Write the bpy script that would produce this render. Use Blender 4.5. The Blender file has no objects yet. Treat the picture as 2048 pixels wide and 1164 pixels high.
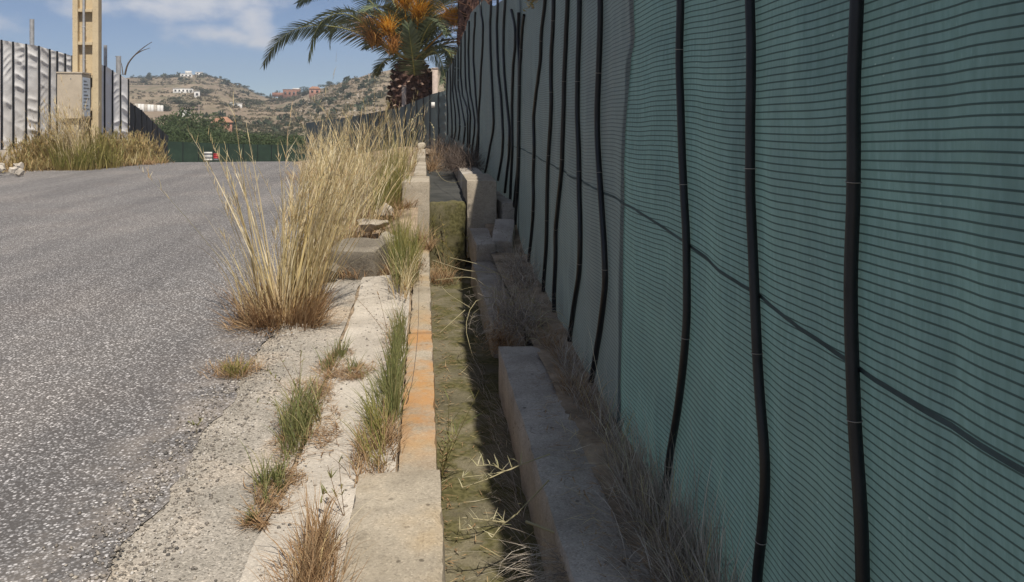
import bpy, bmesh, math, random
import numpy as np
from mathutils import Vector, Matrix
R = math.radians
random.seed(7)
rng = np.random.default_rng(11)
S = bpy.context.scene
COL = S.collection

# ------------------------------------------------------------------ camera
F = 1600.0; CX = 1024.0; HY = 230.0; HC = 1.5; YAW = R(6.2)
cd = bpy.data.cameras.new('camera'); cam = bpy.data.objects.new('camera', cd); COL.objects.link(cam)
cam.location = (0, 0, HC); cam.rotation_euler = (R(90), 0, -YAW)
cd.sensor_fit = 'HORIZONTAL'; cd.sensor_width = 36; cd.lens = 36 * F / 2048
cd.shift_y = -(582 - HY) / 2048; cd.clip_end = 5000; cd.clip_start = 0.05
S.camera = cam
FW = np.array([math.sin(YAW), math.cos(YAW), 0]); RT = np.array([math.cos(YAW), -math.sin(YAW), 0])

def pd(x, y, d):                       # pixel + depth along the optical axis
    return np.array([0, 0, HC]) + d * (FW + (x - CX) / F * RT + np.array([0, 0, (HY - y) / F]))
def pz(x, y, z=0.0):                   # pixel on the level z
    return pd(x, y, (HC - z) * F / (y - HY))

# ------------------------------------------------------------------ light
SUN = np.array([0.150, -0.52, 0.84]); SUN /= np.linalg.norm(SUN)      # towards the sun: behind the camera, slightly right, high
sl = bpy.data.lights.new('sun', 'SUN'); sl.energy = 3.0; sl.angle = R(0.55); sl.color = (1.0, 0.93, 0.82)
so = bpy.data.objects.new('sun', sl); COL.objects.link(so)
so.rotation_euler = Vector(SUN).to_track_quat('Z', 'Y').to_euler()
el = math.asin(SUN[2]); azs = math.atan2(SUN[0], SUN[1])
W = bpy.data.worlds.new('World'); S.world = W; W.use_nodes = True
nt = W.node_tree; nt.nodes.clear()
def wn(t, **k):
    n = nt.nodes.new(t)
    for a, b in k.items(): setattr(n, a, b)
    return n
sky = wn('ShaderNodeTexSky', sky_type='NISHITA', sun_disc=False)
sky.sun_elevation = el; sky.sun_rotation = azs; sky.altitude = 0; sky.air_density = 0.6; sky.dust_density = 0.0; sky.ozone_density = 6.0
def wmath(op, a, b=None, c=None):
    n = wn('ShaderNodeMath', operation=op)
    for i, v in enumerate((a, b, c)):
        if v is None: continue
        if isinstance(v, (int, float)): n.inputs[i].default_value = v
        else: nt.links.new(v, n.inputs[i])
    return n.outputs[0]
tc = wn('ShaderNodeTexCoord'); sp = wn('ShaderNodeSeparateXYZ'); nt.links.new(tc.outputs['Generated'], sp.inputs[0])
az = wmath('ARCTAN2', sp.outputs[0], sp.outputs[1]); elv = wmath('ARCSINE', sp.outputs[2])
cv = wn('ShaderNodeCombineXYZ')
nt.links.new(wmath('MULTIPLY', az, 1.0), cv.inputs[0]); nt.links.new(wmath('MULTIPLY', elv, 1.7), cv.inputs[1])
no = wn('ShaderNodeTexNoise'); nt.links.new(cv.outputs[0], no.inputs['Vector']); no.inputs['Scale'].default_value = 22; no.inputs['Detail'].default_value = 6; no.inputs['Roughness'].default_value = 0.52
no2 = wn('ShaderNodeTexNoise'); nt.links.new(cv.outputs[0], no2.inputs['Vector']); no2.inputs['Scale'].default_value = 2.3; no2.inputs['Detail'].default_value = 5
def azel(px, py):
    v = pd(px, py, 1.0) - np.array([0, 0, HC]); v /= np.linalg.norm(v)
    return math.atan2(v[0], v[1]), math.asin(v[2])
dens = None
for px, py, rx, ry, k in ((400, -6, 150, 46, 1.0), (280, 8, 80, 30, .9), (440, 70, 105, 22, .9), (505, 40, 46, 44, .9), (80, -12, 130, 34, .55), (520, 84, 40, 16, .7), (-420, 30, 240, 50, 1), (-60, -190, 300, 80, 1), (900, -260, 330, 90, 1), (1900, -60, 330, 70, .9)):
    a0, e0 = azel(px, py)
    dx = wmath('DIVIDE', wmath('SUBTRACT', az, a0), rx / F); dy = wmath('DIVIDE', wmath('SUBTRACT', elv, e0), ry / F)
    q = wmath('SQRT', wmath('ADD', wmath('MULTIPLY', dx, dx), wmath('MULTIPLY', dy, dy)))
    g = wmath('MULTIPLY', wmath('SUBTRACT', 1.35, q), k)
    dens = g if dens is None else wmath('MAXIMUM', dens, g)
dens = wmath('ADD', dens, wmath('MULTIPLY', wmath('SUBTRACT', no.outputs[0], 0.5), 2.6))
hi = wmath('MULTIPLY', wmath('SUBTRACT', no2.outputs[0], 0.38), 3.0)                 # unseen clouds over the rest of the dome, thickened to lift the ambient light
lowm = wn('ShaderNodeMapRange', interpolation_type='SMOOTHSTEP'); nt.links.new(elv, lowm.inputs[0]); lowm.inputs[1].default_value = .15; lowm.inputs[2].default_value = .36; lowm.inputs[3].default_value = 2.0; lowm.inputs[4].default_value = 0
hi = wmath('SUBTRACT', hi, lowm.outputs[0])
mr = wn('ShaderNodeMapRange', interpolation_type='SMOOTHSTEP'); nt.links.new(wmath('MAXIMUM', dens, hi), mr.inputs[0])
mr.inputs[1].default_value = 0.05; mr.inputs[2].default_value = 1.25; mr.inputs[3].default_value = 0; mr.inputs[4].default_value = 0.9
bg = wn('ShaderNodeBackground'); bg.inputs[1].default_value = 0.050
hs = wn('ShaderNodeHueSaturation'); hs.inputs['Saturation'].default_value = 0.90; nt.links.new(sky.outputs[0], hs.inputs['Color']); nt.links.new(hs.outputs[0], bg.inputs[0])
bc = wn('ShaderNodeBackground'); bc.inputs[0].default_value = (0.86, 0.88, 0.95, 1); bc.inputs[1].default_value = 0.47
mx = wn('ShaderNodeMixShader'); nt.links.new(mr.outputs[0], mx.inputs[0]); nt.links.new(bg.outputs[0], mx.inputs[1]); nt.links.new(bc.outputs[0], mx.inputs[2])
ow = wn('ShaderNodeOutputWorld'); nt.links.new(mx.outputs[0], ow.inputs[0])
S.view_settings.view_transform = 'Standard'; S.view_settings.look = 'None'; S.view_settings.exposure = 0.78; S.view_settings.gamma = 1
S.render.engine = 'CYCLES'; S.cycles.max_bounces = 6; S.cycles.use_denoising = True

# ------------------------------------------------------------------ helpers
def _h(ix, iy, iz):
    n = (ix * 374761393 + iy * 668265263 + iz * 2147483647 + 1013904223).astype(np.int64) & 0xffffffff
    n = ((n ^ (n >> 13)) * 1274126177) & 0xffffffff
    n = ((n ^ (n >> 16)) * 2246822519) & 0xffffffff
    return ((n ^ (n >> 15)) & 0xffff) / 65535.0
def vn(x, y, z=0.0):
    x, y, z = np.broadcast_arrays(np.asarray(x, float), np.asarray(y, float), np.asarray(z, float))
    ix, iy, iz = (np.floor(v).astype(np.int64) for v in (x, y, z))
    fx, fy, fz = x - ix, y - iy, z - iz
    fx, fy, fz = (f * f * (3 - 2 * f) for f in (fx, fy, fz))
    r = 0
    for a in (0, 1):
        for b in (0, 1):
            for c in (0, 1):
                r = r + _h(ix + a, iy + b, iz + c) * (fx if a else 1 - fx) * (fy if b else 1 - fy) * (fz if c else 1 - fz)
    return r * 2 - 1
def fbm(x, y, z=0.0, o=4):
    s = 0; a = 1; t = 0
    for i in range(o):
        s = s + a * vn(np.asarray(x) * 2 ** i + 17 * i, np.asarray(y) * 2 ** i + 5 * i, np.asarray(z) * 2 ** i); t += a; a *= .5
    return s / t

def tag(o, label=None, cat=None, group=None, kind=None):
    for k, v in (('label', label), ('category', cat), ('group', group), ('kind', kind)):
        if v: o[k] = v
    return o
def link(name, me, parent=None):
    o = bpy.data.objects.new(name, me); COL.objects.link(o)
    if parent: o.parent = parent
    return o
def empty(name, loc, label, cat, group=None):
    o = bpy.data.objects.new(name, None); COL.objects.link(o); o.location = tuple(float(v) for v in loc); o.empty_display_size = .1
    return tag(o, label, cat, group)
def mesh(name, V, Fc, mat, parent=None, smooth=False, uv=None, local=True):
    """V world-space; if parent is an unrotated empty, verts are shifted to its frame"""
    V = np.asarray(V, float)
    if parent is not None and local:
        p = parent; off = np.zeros(3)
        while p is not None: off += np.array(p.location); p = p.parent
        V = V - off
    me = bpy.data.meshes.new(name)
    if isinstance(Fc, np.ndarray):
        nv, nf, k = len(V), len(Fc), Fc.shape[1]
        me.vertices.add(nv); me.vertices.foreach_set('co', V.astype(np.float32).ravel())
        me.loops.add(nf * k); me.loops.foreach_set('vertex_index', Fc.astype(np.int32).ravel())
        me.polygons.add(nf); me.polygons.foreach_set('loop_start', np.arange(0, nf * k, k, dtype=np.int32))
        try: me.polygons.foreach_set('loop_total', np.full(nf, k, dtype=np.int32))
        except Exception: pass
        me.update(calc_edges=True)
    else:
        me.from_pydata([tuple(v) for v in V], [], [tuple(int(i) for i in f) for f in Fc]); me.update()
    if uv is not None:
        l = me.uv_layers.new(name='UVMap'); idx = np.empty(len(me.loops), dtype=np.int32); me.loops.foreach_get('vertex_index', idx)
        l.data.foreach_set('uv', np.asarray(uv, np.float32)[idx].ravel())
    if smooth: me.polygons.foreach_set('use_smooth', np.ones(len(me.polygons), dtype=bool))
    for m in (mat if isinstance(mat, (list, tuple)) else [mat]): me.materials.append(m)
    return link(name, me, parent)
def gridf(nu, nv):                     # quads of a grid stored [u][v]
    i = np.arange(nu - 1)[:, None] * nv + np.arange(nv - 1)[None, :]
    return np.stack([i, i + nv, i + nv + 1, i + 1], -1).reshape(-1, 4)
def join(parts):
    V = []; Fc = []; n = 0
    for v, f in parts:
        V.append(v); Fc.append(np.asarray(f) + n); n += len(v)
    return np.concatenate(V), np.concatenate(Fc)
def boxv(x0, x1, y0, y1, z0, z1):
    V = np.array([[x, y, z] for x in (x0, x1) for y in (y0, y1) for z in (z0, z1)], float)
    return V, np.array([[0, 1, 3, 2], [4, 6, 7, 5], [0, 4, 5, 1], [2, 3, 7, 6], [0, 2, 6, 4], [1, 5, 7, 3]])
def rotz(V, a, c=(0, 0)):
    V = np.array(V); x = V[:, 0] - c[0]; y = V[:, 1] - c[1]
    V[:, 0] = c[0] + x * math.cos(a) - y * math.sin(a); V[:, 1] = c[1] + x * math.sin(a) + y * math.cos(a)
    return V
def rough_box(x0, x1, y0, y1, z0, z1, r=.02, amp=.006, step=.05, seed=0, chip=.012):
    lo = np.array([x0, y0, z0]); hi = np.array([x1, y1, z1]); parts = []
    for ax in range(3):
        u, v = [a for a in range(3) if a != ax]
        nu = int(max(2, min(90, round((hi[u] - lo[u]) / step)))) + 1; nv = int(max(2, min(90, round((hi[v] - lo[v]) / step)))) + 1
        U, Vv = np.meshgrid(np.linspace(lo[u], hi[u], nu), np.linspace(lo[v], hi[v], nv), indexing='ij')
        for side in (0, 1):
            P = np.zeros((nu * nv, 3)); P[:, u] = U.ravel(); P[:, v] = Vv.ravel(); P[:, ax] = (lo, hi)[side][ax]
            f = gridf(nu, nv)
            if (side == 1) == (ax == 1): f = f[:, ::-1]
            parts.append((P, f))
    V, Fc = join(parts)
    rr = min(r, .45 * min(hi - lo))
    q = np.clip(V, lo + rr, hi - rr); d = V - q; L = np.linalg.norm(d, axis=1, keepdims=True); nrm = d / np.maximum(L, 1e-9)
    V = q + nrm * rr
    n1 = fbm(V[:, 0] * 6 + seed, V[:, 1] * 6, V[:, 2] * 6 + seed, 3); n2 = fbm(V[:, 0] * 25 + seed, V[:, 1] * 25, V[:, 2] * 25, 2)
    edge = ((np.abs(nrm) > .3).sum(1) >= 2).astype(float)
    n3 = fbm(V[:, 0] * 11 + seed, V[:, 1] * 11, V[:, 2] * 11, 3); V = V + nrm * (amp * (n1 + .5 * n2) - 1.6 * chip * edge * np.maximum(0, .7 * n3 + .5 * n2 + .05))[:, None]
    return V, Fc
def tubes(paths, rad, sides=5, taper=.4):
    parts = []
    for i, p in enumerate(paths):
        p = np.asarray(p, float); n = len(p); r = rad[i] if hasattr(rad, '__len__') else rad
        T = np.gradient(p, axis=0); T /= np.linalg.norm(T, axis=1, keepdims=True) + 1e-9
        up = np.array([0, 0, 1.]) if abs(T[:, 2]).mean() < .8 else np.array([1., 0, 0])
        A = np.cross(T, up); A /= np.linalg.norm(A, axis=1, keepdims=True) + 1e-9; B = np.cross(T, A)
        a = np.linspace(0, 2 * np.pi, sides, endpoint=False)
        rr = r * np.linspace(1, taper, n)
        V = p[:, None, :] + rr[:, None, None] * (A[:, None, :] * np.cos(a)[None, :, None] + B[:, None, :] * np.sin(a)[None, :, None])
        k = np.arange(n - 1)[:, None] * sides; j = np.arange(sides)[None, :]; j2 = (j + 1) % sides
        parts.append((V.reshape(-1, 3), np.stack([k + j, k + j2, k + sides + j2, k + sides + j], -1).reshape(-1, 4)))
    return join(parts)
def smooth_path(pts, n):
    pts = np.asarray(pts, float); d = np.r_[0, np.cumsum(np.linalg.norm(np.diff(pts, axis=0), axis=1))]
    P = np.vstack([2 * pts[0] - pts[1], pts, 2 * pts[-1] - pts[-2]]); out = []
    for s in np.linspace(0, d[-1], n):
        i = min(len(pts) - 2, max(0, np.searchsorted(d, s, 'right') - 1)); t = (s - d[i]) / max(1e-9, d[i + 1] - d[i])
        a, b, c, e = P[i], P[i + 1], P[i + 2], P[i + 3]
        out.append(.5 * (2 * b + (c - a) * t + (2 * a - 5 * b + 4 * c - e) * t * t + (3 * b - a - 3 * c + e) * t ** 3))
    return np.array(out)
def blades(base, L, phi, t0, t1, w, seg=5, gnd=None, wander=.0):
    """ribbons: base (n,3), length, lean azimuth, tilt at root and tip"""
    n = len(base); L = np.broadcast_to(L, n); w = np.broadcast_to(w, n)
    k = np.linspace(0, 1, seg + 1)
    tilt = t0[:, None] + (t1 - t0)[:, None] * k[None, :] ** 1.4
    ph = phi[:, None] + wander * np.cumsum(rng.normal(0, 1, (n, seg + 1)), 1)
    st = np.stack([np.sin(tilt) * np.cos(ph), np.sin(tilt) * np.sin(ph), np.cos(tilt)], -1) * (L / seg)[:, None, None]
    P = base[:, None, :] + np.concatenate([np.zeros((n, 1, 3)), np.cumsum(st[:, :-1], 1)], 1)
    if gnd is not None: P[..., 2] = np.maximum(P[..., 2], gnd + .004 + .01 * rng.random((n, 1)))
    a = phi + np.pi / 2 + rng.normal(0, .7, n)
    wd = np.stack([np.cos(a), np.sin(a), np.zeros(n)], -1)
    prof = np.clip(1.02 - k ** 2.2, .06, 1)
    off = wd[:, None, :] * (w[:, None] * .5 * prof[None, :])[..., None]
    V = np.stack([P - off, P + off], 2).reshape(-1, 3)
    m = (seg + 1) * 2
    q = np.stack([np.arange(seg) * 2, np.arange(seg) * 2 + 1, np.arange(seg) * 2 + 3, np.arange(seg) * 2 + 2], -1)
    Fc = (np.arange(n)[:, None, None] * m + q[None]).reshape(-1, 4)
    uv = np.tile(np.stack([np.tile([0, 1], seg + 1), np.repeat(k, 2)], -1), (n, 1))
    return V, Fc, uv, P
def bjoin(lst):
    V, Fc = join([(a[0], a[1]) for a in lst]); return V, Fc, np.concatenate([a[2] for a in lst])
def disc(n, cx, cy, rx, ry, rot=0):
    r = np.sqrt(rng.random(n)); a = rng.random(n) * 2 * np.pi
    x = rx * r * np.cos(a); y = ry * r * np.sin(a)
    return cx + x * math.cos(rot) - y * math.sin(rot), cy + x * math.sin(rot) + y * math.cos(rot)

# ------------------------------------------------------------------ materials
class MT:
    def __init__(s, name, rough=.8, spec=.3):
        s.m = bpy.data.materials.new(name); s.m.use_nodes = True; s.nt = s.m.node_tree
        s.b = s.nt.nodes['Principled BSDF']; s.out = s.nt.nodes['Material Output']
        s.b.inputs['Roughness'].default_value = rough; s.b.inputs['Specular IOR Level'].default_value = spec
        s._tc = None
    def n(s, t, **k):
        x = s.nt.nodes.new(t)
        for a, b in k.items(): setattr(x, a, b)
        return x
    def set(s, sock, v):
        if hasattr(v, 'is_output'): s.nt.links.new(v, sock)
        elif isinstance(v, (tuple, list)) and len(v) == 3 and sock.type == 'RGBA': sock.default_value = (*v, 1)
        else: sock.default_value = v
    def co(s, which='Object'):
        if s._tc is None: s._tc = s.n('ShaderNodeTexCoord')
        return s._tc.outputs[which]
    def pos(s): return s.n('ShaderNodeNewGeometry').outputs['Position']
    def mapg(s, v, scale):
        x = s.n('ShaderNodeMapping'); s.set(x.inputs[0], v); x.inputs['Scale'].default_value = scale; return x.outputs[0]
    def noise(s, scale, vec=None, detail=4, rough=.55, dist=0):
        x = s.n('ShaderNodeTexNoise'); s.set(x.inputs['Vector'], vec if vec is not None else s.pos()); x.inputs['Scale'].default_value = scale
        x.inputs['Detail'].default_value = detail; x.inputs['Roughness'].default_value = rough; x.inputs['Distortion'].default_value = dist; return x.outputs[0]
    def vor(s, scale, vec=None, feature='F1', rnd=1.0):
        x = s.n('ShaderNodeTexVoronoi', feature=feature); s.set(x.inputs['Vector'], vec if vec is not None else s.pos()); x.inputs['Scale'].default_value = scale
        x.inputs['Randomness'].default_value = rnd; return x
    def ramp(s, fac, stops, interp='LINEAR'):
        x = s.n('ShaderNodeValToRGB'); x.color_ramp.interpolation = interp; e = x.color_ramp.elements
        while len(e) < len(stops): e.new(.5)
        for i, (p, c) in enumerate(stops):
            e[i].position = p; e[i].color = (*c, 1) if isinstance(c, (tuple, list)) else (c, c, c, 1)
        s.set(x.inputs[0], fac); return x.outputs[0]
    def mix(s, fac, a, b, mode='MIX'):
        x = s.n('ShaderNodeMix', data_type='RGBA', blend_type=mode); s.set(x.inputs[0], fac); s.set(x.inputs[6], a); s.set(x.inputs[7], b); return x.outputs[2]
    def math(s, op, a, b=None, c=None):
        x = s.n('ShaderNodeMath', operation=op)
        for i, v in enumerate((a, b, c)):
            if v is not None: s.set(x.inputs[i], v)
        return x.outputs[0]
    def mr(s, v, a, b, c=0, d=1):
        x = s.n('ShaderNodeMapRange', interpolation_type='SMOOTHSTEP'); s.set(x.inputs[0], v)
        for i, k in enumerate((a, b, c, d)): x.inputs[i + 1].default_value = k
        return x.outputs[0]
    def bump(s, h, strength=.4, dist=.01):
        x = s.n('ShaderNodeBump'); x.inputs['Strength'].default_value = strength; x.inputs['Distance'].default_value = dist; s.set(x.inputs['Height'], h)
        s.nt.links.new(x.outputs[0], s.b.inputs['Normal']); return x.outputs[0]
    def col(s, v): s.set(s.b.inputs['Base Color'], v); return s
    def island(s): return s.n('ShaderNodeNewGeometry').outputs['Random Per Island']
    def translucent(s, colr, fac):
        t = s.n('ShaderNodeBsdfTranslucent'); s.set(t.inputs[0], colr); m = s.n('ShaderNodeMixShader'); s.set(m.inputs[0], fac)
        s.nt.links.new(s.b.outputs[0], m.inputs[1]); s.nt.links.new(t.outputs[0], m.inputs[2]); s.nt.links.new(m.outputs[0], s.out.inputs[0])
    def sep(s, v=None):
        x = s.n('ShaderNodeSeparateXYZ'); s.set(x.inputs[0], v if v is not None else s.pos()); return x.outputs

def mk_asphalt():
    m = MT('asphalt_chipseal', .9, .2)
    P = m.pos(); v1 = m.vor(75, P); v2 = m.vor(150, P)
    c1 = m.sep(v1.outputs['Color'])[0]; c2 = m.sep(v2.outputs['Color'])[1]
    a = m.ramp(c1, [(0, .085), (.5, .135), (.70, .24), (.86, .48), (1, .70)])
    b = m.ramp(c2, [(0, .09), (.6, .15), (.82, .34), (1, .60)])
    c = m.mix(.45, a, b)
    c = m.mix(m.mr(v1.outputs['Distance'], .30, .62), c, (.088, .085, .083))
    st = m.mapg(P, (1.1, .07, 1)); big = m.noise(1.3, st, 4, .6); pat = m.noise(.55, P, 4)
    c = m.mix(m.mr(big, .4, .65), c, m.mix(1, c, (.82, .82, .83), 'MULTIPLY'))
    c = m.mix(m.mr(pat, .42, .68), c, m.mix(1, c, (1.16, 1.13, 1.10), 'MULTIPLY'))
    xy = m.sep(P); dx_ = m.math('MULTIPLY', m.mr(xy[0], -1.6, -1.0), m.mr(m.noise(3.2, P, 6, .72), .38, .68))
    c = m.mix(m.math('MULTIPLY', dx_, .5), c, (.33, .295, .255))
    m.col(m.mix(1, c, (1.46, 1.41, 1.39), 'MULTIPLY'))
    h = m.math('ADD', m.math('MULTIPLY', v1.outputs['Distance'], -1.0), m.math('MULTIPLY', v2.outputs['Distance'], -.5))
    m.bump(h, .7, .005); return m.m
def concrete(name, base, dark, speck=.5, moss=0, lichen=None, rough_scale=1.0, bumpd=.004, warm=None):
    m = MT(name, .92, .15); P = m.pos()
    n1 = m.noise(2.2 * rough_scale, P, 6, .62); n2 = m.noise(16, P, 5, .65)
    c = m.mix(m.mr(n1, .32, .68), dark, base)
    if warm: c = m.mix(m.mr(m.noise(1.1, P, 5, .6), .48, .66), c, warm)
    v = m.vor(150, P); s = m.sep(v.outputs['Color'])
    agg = m.ramp(s[0], [(0, .45), (.25, .85), (.7, 1.0), (.9, 1.2), (1, 1.5)])
    c = m.mix(speck, c, m.mix(1, c, agg, 'MULTIPLY'))
    c = m.mix(m.mr(n2, .54, .76, 0, .55), c, m.mix(1, c, (.5, .49, .47), 'MULTIPLY'))
    v3 = m.vor(14, P); c = m.mix(m.math('MULTIPLY', m.mr(v3.outputs['Distance'], .17, .10), m.mr(m.sep(v3.outputs['Color'])[1], .6, .75)), c, m.mix(1, c, (.45, .44, .43), 'MULTIPLY'))
    nzv = m.n('ShaderNodeTexNoise'); m.set(nzv.inputs['Vector'], P); nzv.inputs['Scale'].default_value = 3.5; nzv.inputs['Detail'].default_value = 6; ds = m.n('ShaderNodeVectorMath', operation='MULTIPLY_ADD'); m.set(ds.inputs[0], nzv.outputs['Color']); ds.inputs[1].default_value = (.35, .35, .35); m.set(ds.inputs[2], P)
    ck = m.vor(1.1, ds.outputs[0], 'DISTANCE_TO_EDGE'); c = m.mix(m.math('MULTIPLY', m.mr(ck.outputs['Distance'], .005, .001), m.mr(n1, .44, .60, 0, .55)), c, m.mix(1, c, (.28, .26, .24), 'MULTIPLY'))
    c = m.mix(m.mr(m.noise(5, m.mapg(P, (1, .35, 1)), 6, .72, 1), .56, .74, 0, .6), c, m.mix(1, c, (.62, .58, .52), 'MULTIPLY'))
    if lichen:
        y0, y1 = lichen; Y = m.sep()[1]
        band = m.math('MULTIPLY', m.mr(Y, y0 - .3, y0 + .5), m.mr(Y, y1 + .5, y1 - .4))
        k = m.math('MULTIPLY', band, m.mr(m.noise(3.0, P, 6, .68), .38, .62))
        c = m.mix(m.math('MULTIPLY', k, .74), c, m.mix(m.noise(9, P, 4), (.46, .19, .045), (.52, .29, .10)))
    if moss:
        k = m.mr(m.noise(3.5, P, 6, .7), .62 - .35 * moss, .80 - .35 * moss)
        c = m.mix(k, c, m.mix(m.mr(m.noise(30, P, 3), .4, .6), (.075, .070, .028), (.135, .122, .055)))
    m.col(c)
    h = m.math('ADD', m.noise(45, P, 5, .7), m.math('MULTIPLY', v.outputs['Distance'], -.7 * speck)); m.bump(h, .6, bumpd); return m.m
def mk_grass(name, root, cols, trans=.25, rough=.65):
    m = MT(name, rough, .2); r = m.island(); uv = m.sep(m.n('ShaderNodeUVMap').outputs[0])
    n = len(cols); c = m.ramp(r, [(i / max(1, n - 1), k) for i, k in enumerate(cols)])
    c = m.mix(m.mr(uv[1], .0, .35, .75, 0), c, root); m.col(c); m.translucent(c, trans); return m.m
def plain(name, c, rough=.7, spec=.3, var=.25, scale=6, metal=0, bumps=.0):
    m = MT(name, rough, spec); n = m.noise(scale, m.pos(), 5, .6)
    m.col(m.mix(m.mr(n, .3, .7), tuple(k * (1 - var) for k in c), tuple(min(1, k * (1 + var)) for k in c))); m.b.inputs['Metallic'].default_value = metal
    if bumps: m.bump(m.noise(scale * 6, m.pos(), 4), .5, bumps)
    return m.m
def mk_net(name, c0, c1, rib, spacing, trans, tcol):
    m = MT(name, .62, .35); uv = m.n('ShaderNodeUVMap').outputs[0]; s = m.sep(uv)
    v = m.math('DIVIDE', s[1], spacing); fr = m.math('FRACT', v)
    tri = m.math('ABSOLUTE', m.math('SUBTRACT', fr, .5))                     # 0.5 on the rib
    k = m.mr(tri, .36, .44)
    vs = m.mapg(uv, (60, 9, 1)); vt = m.mapg(uv, (150, 30, 1))
    w1 = m.noise(1, vs, 3); w2 = m.noise(1, vt, 2)
    c = m.mix(m.mr(w1, .35, .65), c0, c1); c = m.mix(m.mr(w2, .6, .8, 0, .5), c, tuple(x * 1.7 for x in c1))
    c = m.mix(m.mr(m.noise(1.2, uv, 6, .65), .42, .72, 0, .7), c, (c0[0] * 1.7, c0[1] * 1.25, c0[2] * 1.1)); c = m.mix(m.mr(m.noise(.8, m.mapg(uv, (1, .45, 1)), 5, .7, 1.5), .52, .74, 0, .6), c, tuple(x * .62 for x in c0))
    glint = m.vor(1, m.mapg(uv, (60, 90, 1))); c = m.mix(m.math('MULTIPLY', m.mr(m.sep(glint.outputs['Color'])[0], .985, .99), m.mr(glint.outputs['Distance'], .3, .1)), c, (.35, .42, .40))  # sparse pale specks: glints painted into the net colour
    c = m.mix(k, c, rib); m.col(c)
    h = m.math('ADD', m.math('MULTIPLY', k, 1.0), m.math('MULTIPLY', w1, .5)); m.bump(h, .5, .003)
    m.translucent(m.mix(k, tcol, tuple(x * .35 for x in tcol)), trans)
    return m.m

A = {}
A['asphalt'] = mk_asphalt()
A['apron_rough'] = concrete('apron_worn_concrete', (.47, .425, .365), (.33, .30, .255), .95, warm=(.49, .41, .32), bumpd=.007)
A['apron_smooth'] = concrete('apron_pale_concrete', (.575, .52, .445), (.43, .385, .325), .4, bumpd=.004)
A['kerb'] = concrete('kerb_concrete', (.46, .40, .315), (.32, .275, .21), .45, lichen=(3.4, 5.6), warm=(.40, .30, .18))
A['wall'] = concrete('wall_concrete', (.48, .42, .335), (.35, .30, .235), .4)
A['rwall'] = concrete('shaded_wall_concrete', (.50, .45, .39), (.33, .29, .245), .45)
A['moss'] = concrete('mossy_concrete', (.17, .15, .09), (.11, .10, .055), .5, moss=.7)
A['floor'] = concrete('channel_floor_concrete', (.21, .185, .125), (.12, .108, .07), .5, moss=.62)
A['darkfloor'] = concrete('dark_grey_concrete', (.085, .085, .08), (.05, .052, .05), .4)  # darker, greyer concrete for the upper channel floor
A['rock'] = concrete('rock', (.34, .30, .24), (.19, .165, .13), .6, bumpd=.012)
A['dirt'] = plain('dirt', (.31, .24, .17), .95, .1, .4, 5, bumps=.02)
A['verge'] = plain('verge_soil', (.25, .20, .135), .95, .1, .4, 2, bumps=.03)
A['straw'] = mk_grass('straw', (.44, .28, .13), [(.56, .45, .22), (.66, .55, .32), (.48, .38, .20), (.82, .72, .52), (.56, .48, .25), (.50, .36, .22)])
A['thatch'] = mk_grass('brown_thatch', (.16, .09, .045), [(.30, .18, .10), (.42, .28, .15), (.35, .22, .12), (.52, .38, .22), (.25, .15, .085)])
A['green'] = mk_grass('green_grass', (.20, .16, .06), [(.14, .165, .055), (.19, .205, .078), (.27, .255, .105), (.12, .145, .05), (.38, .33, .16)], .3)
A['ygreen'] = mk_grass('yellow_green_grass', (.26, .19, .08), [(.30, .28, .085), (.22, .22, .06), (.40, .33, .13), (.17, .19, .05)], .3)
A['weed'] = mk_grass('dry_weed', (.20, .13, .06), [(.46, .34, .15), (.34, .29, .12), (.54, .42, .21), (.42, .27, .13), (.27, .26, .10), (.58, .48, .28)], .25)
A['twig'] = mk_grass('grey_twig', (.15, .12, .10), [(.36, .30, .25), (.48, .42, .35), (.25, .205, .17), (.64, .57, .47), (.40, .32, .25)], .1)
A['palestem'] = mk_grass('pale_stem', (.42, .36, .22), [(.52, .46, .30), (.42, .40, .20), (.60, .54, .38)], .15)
A['net'] = mk_net('green_shade_net', (.072, .126, .138), (.124, .203, .218), (.022, .038, .044), .0195, .36, (.20, .36, .35))
A['net2'] = mk_net('grey_shade_net', (.098, .124, .132), (.122, .154, .162), (.072, .096, .102), .0195, .34, (.20, .27, .28))  # greyer net colour with fainter ribs for the farther runs
A['hose'] = plain('black_hose', (.010, .011, .013), .42, .4, .3, 12)
A['seam'] = plain('net_seam', (.050, .075, .078), .8, .2)
A['tie'] = plain('tie_wire', (.30, .27, .24), .5, .4)
A['galv'] = plain('galvanised_steel', (.42, .42, .42), .5, .4, .15, 8, .4)
A['cream'] = concrete('cream_concrete', (.60, .49, .32), (.52, .42, .275), .15, bumpd=.002)
A['cabinet'] = plain('cabinet_grp', (.47, .40, .31), .6, .3, .08, 3)
A['plate'] = None
A['tarp'] = plain('white_tarp', (.80, .78, .76), .6, .3, .06, 2.5, bumps=.006)
A['darktarp'] = plain('dark_mesh_fence', (.045, .048, .052), .8, .2, .25, 3)
A['farnet'] = plain('dark_green_net', (.024, .045, .030), .8, .2, .2, 2)
A['plaster'] = plain('white_plaster', (.74, .72, .68), .85, .2, .06, .4)
A['brownwall'] = plain('terracotta_wall', (.30, .15, .105), .85, .2, .12, .5)
A['pink'] = plain('pink_wall', (.42, .22, .16), .85, .2, .12, .5)
A['tile'] = plain('clay_tiles', (.36, .19, .12), .85, .2, .2, 1.5)
A['window'] = plain('window_glass', (.03, .035, .04), .15, .5, .1)
A['post_c'] = plain('weathered_post', (.42, .34, .29), .8, .2, .15, 9)
A['bark'] = plain('bark', (.12, .09, .065), .95, .1, .3, 12, bumps=.02)
A['palmbark'] = plain('palm_fibre', (.12, .072, .058), .95, .1, .45, 14, bumps=.03)
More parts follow.
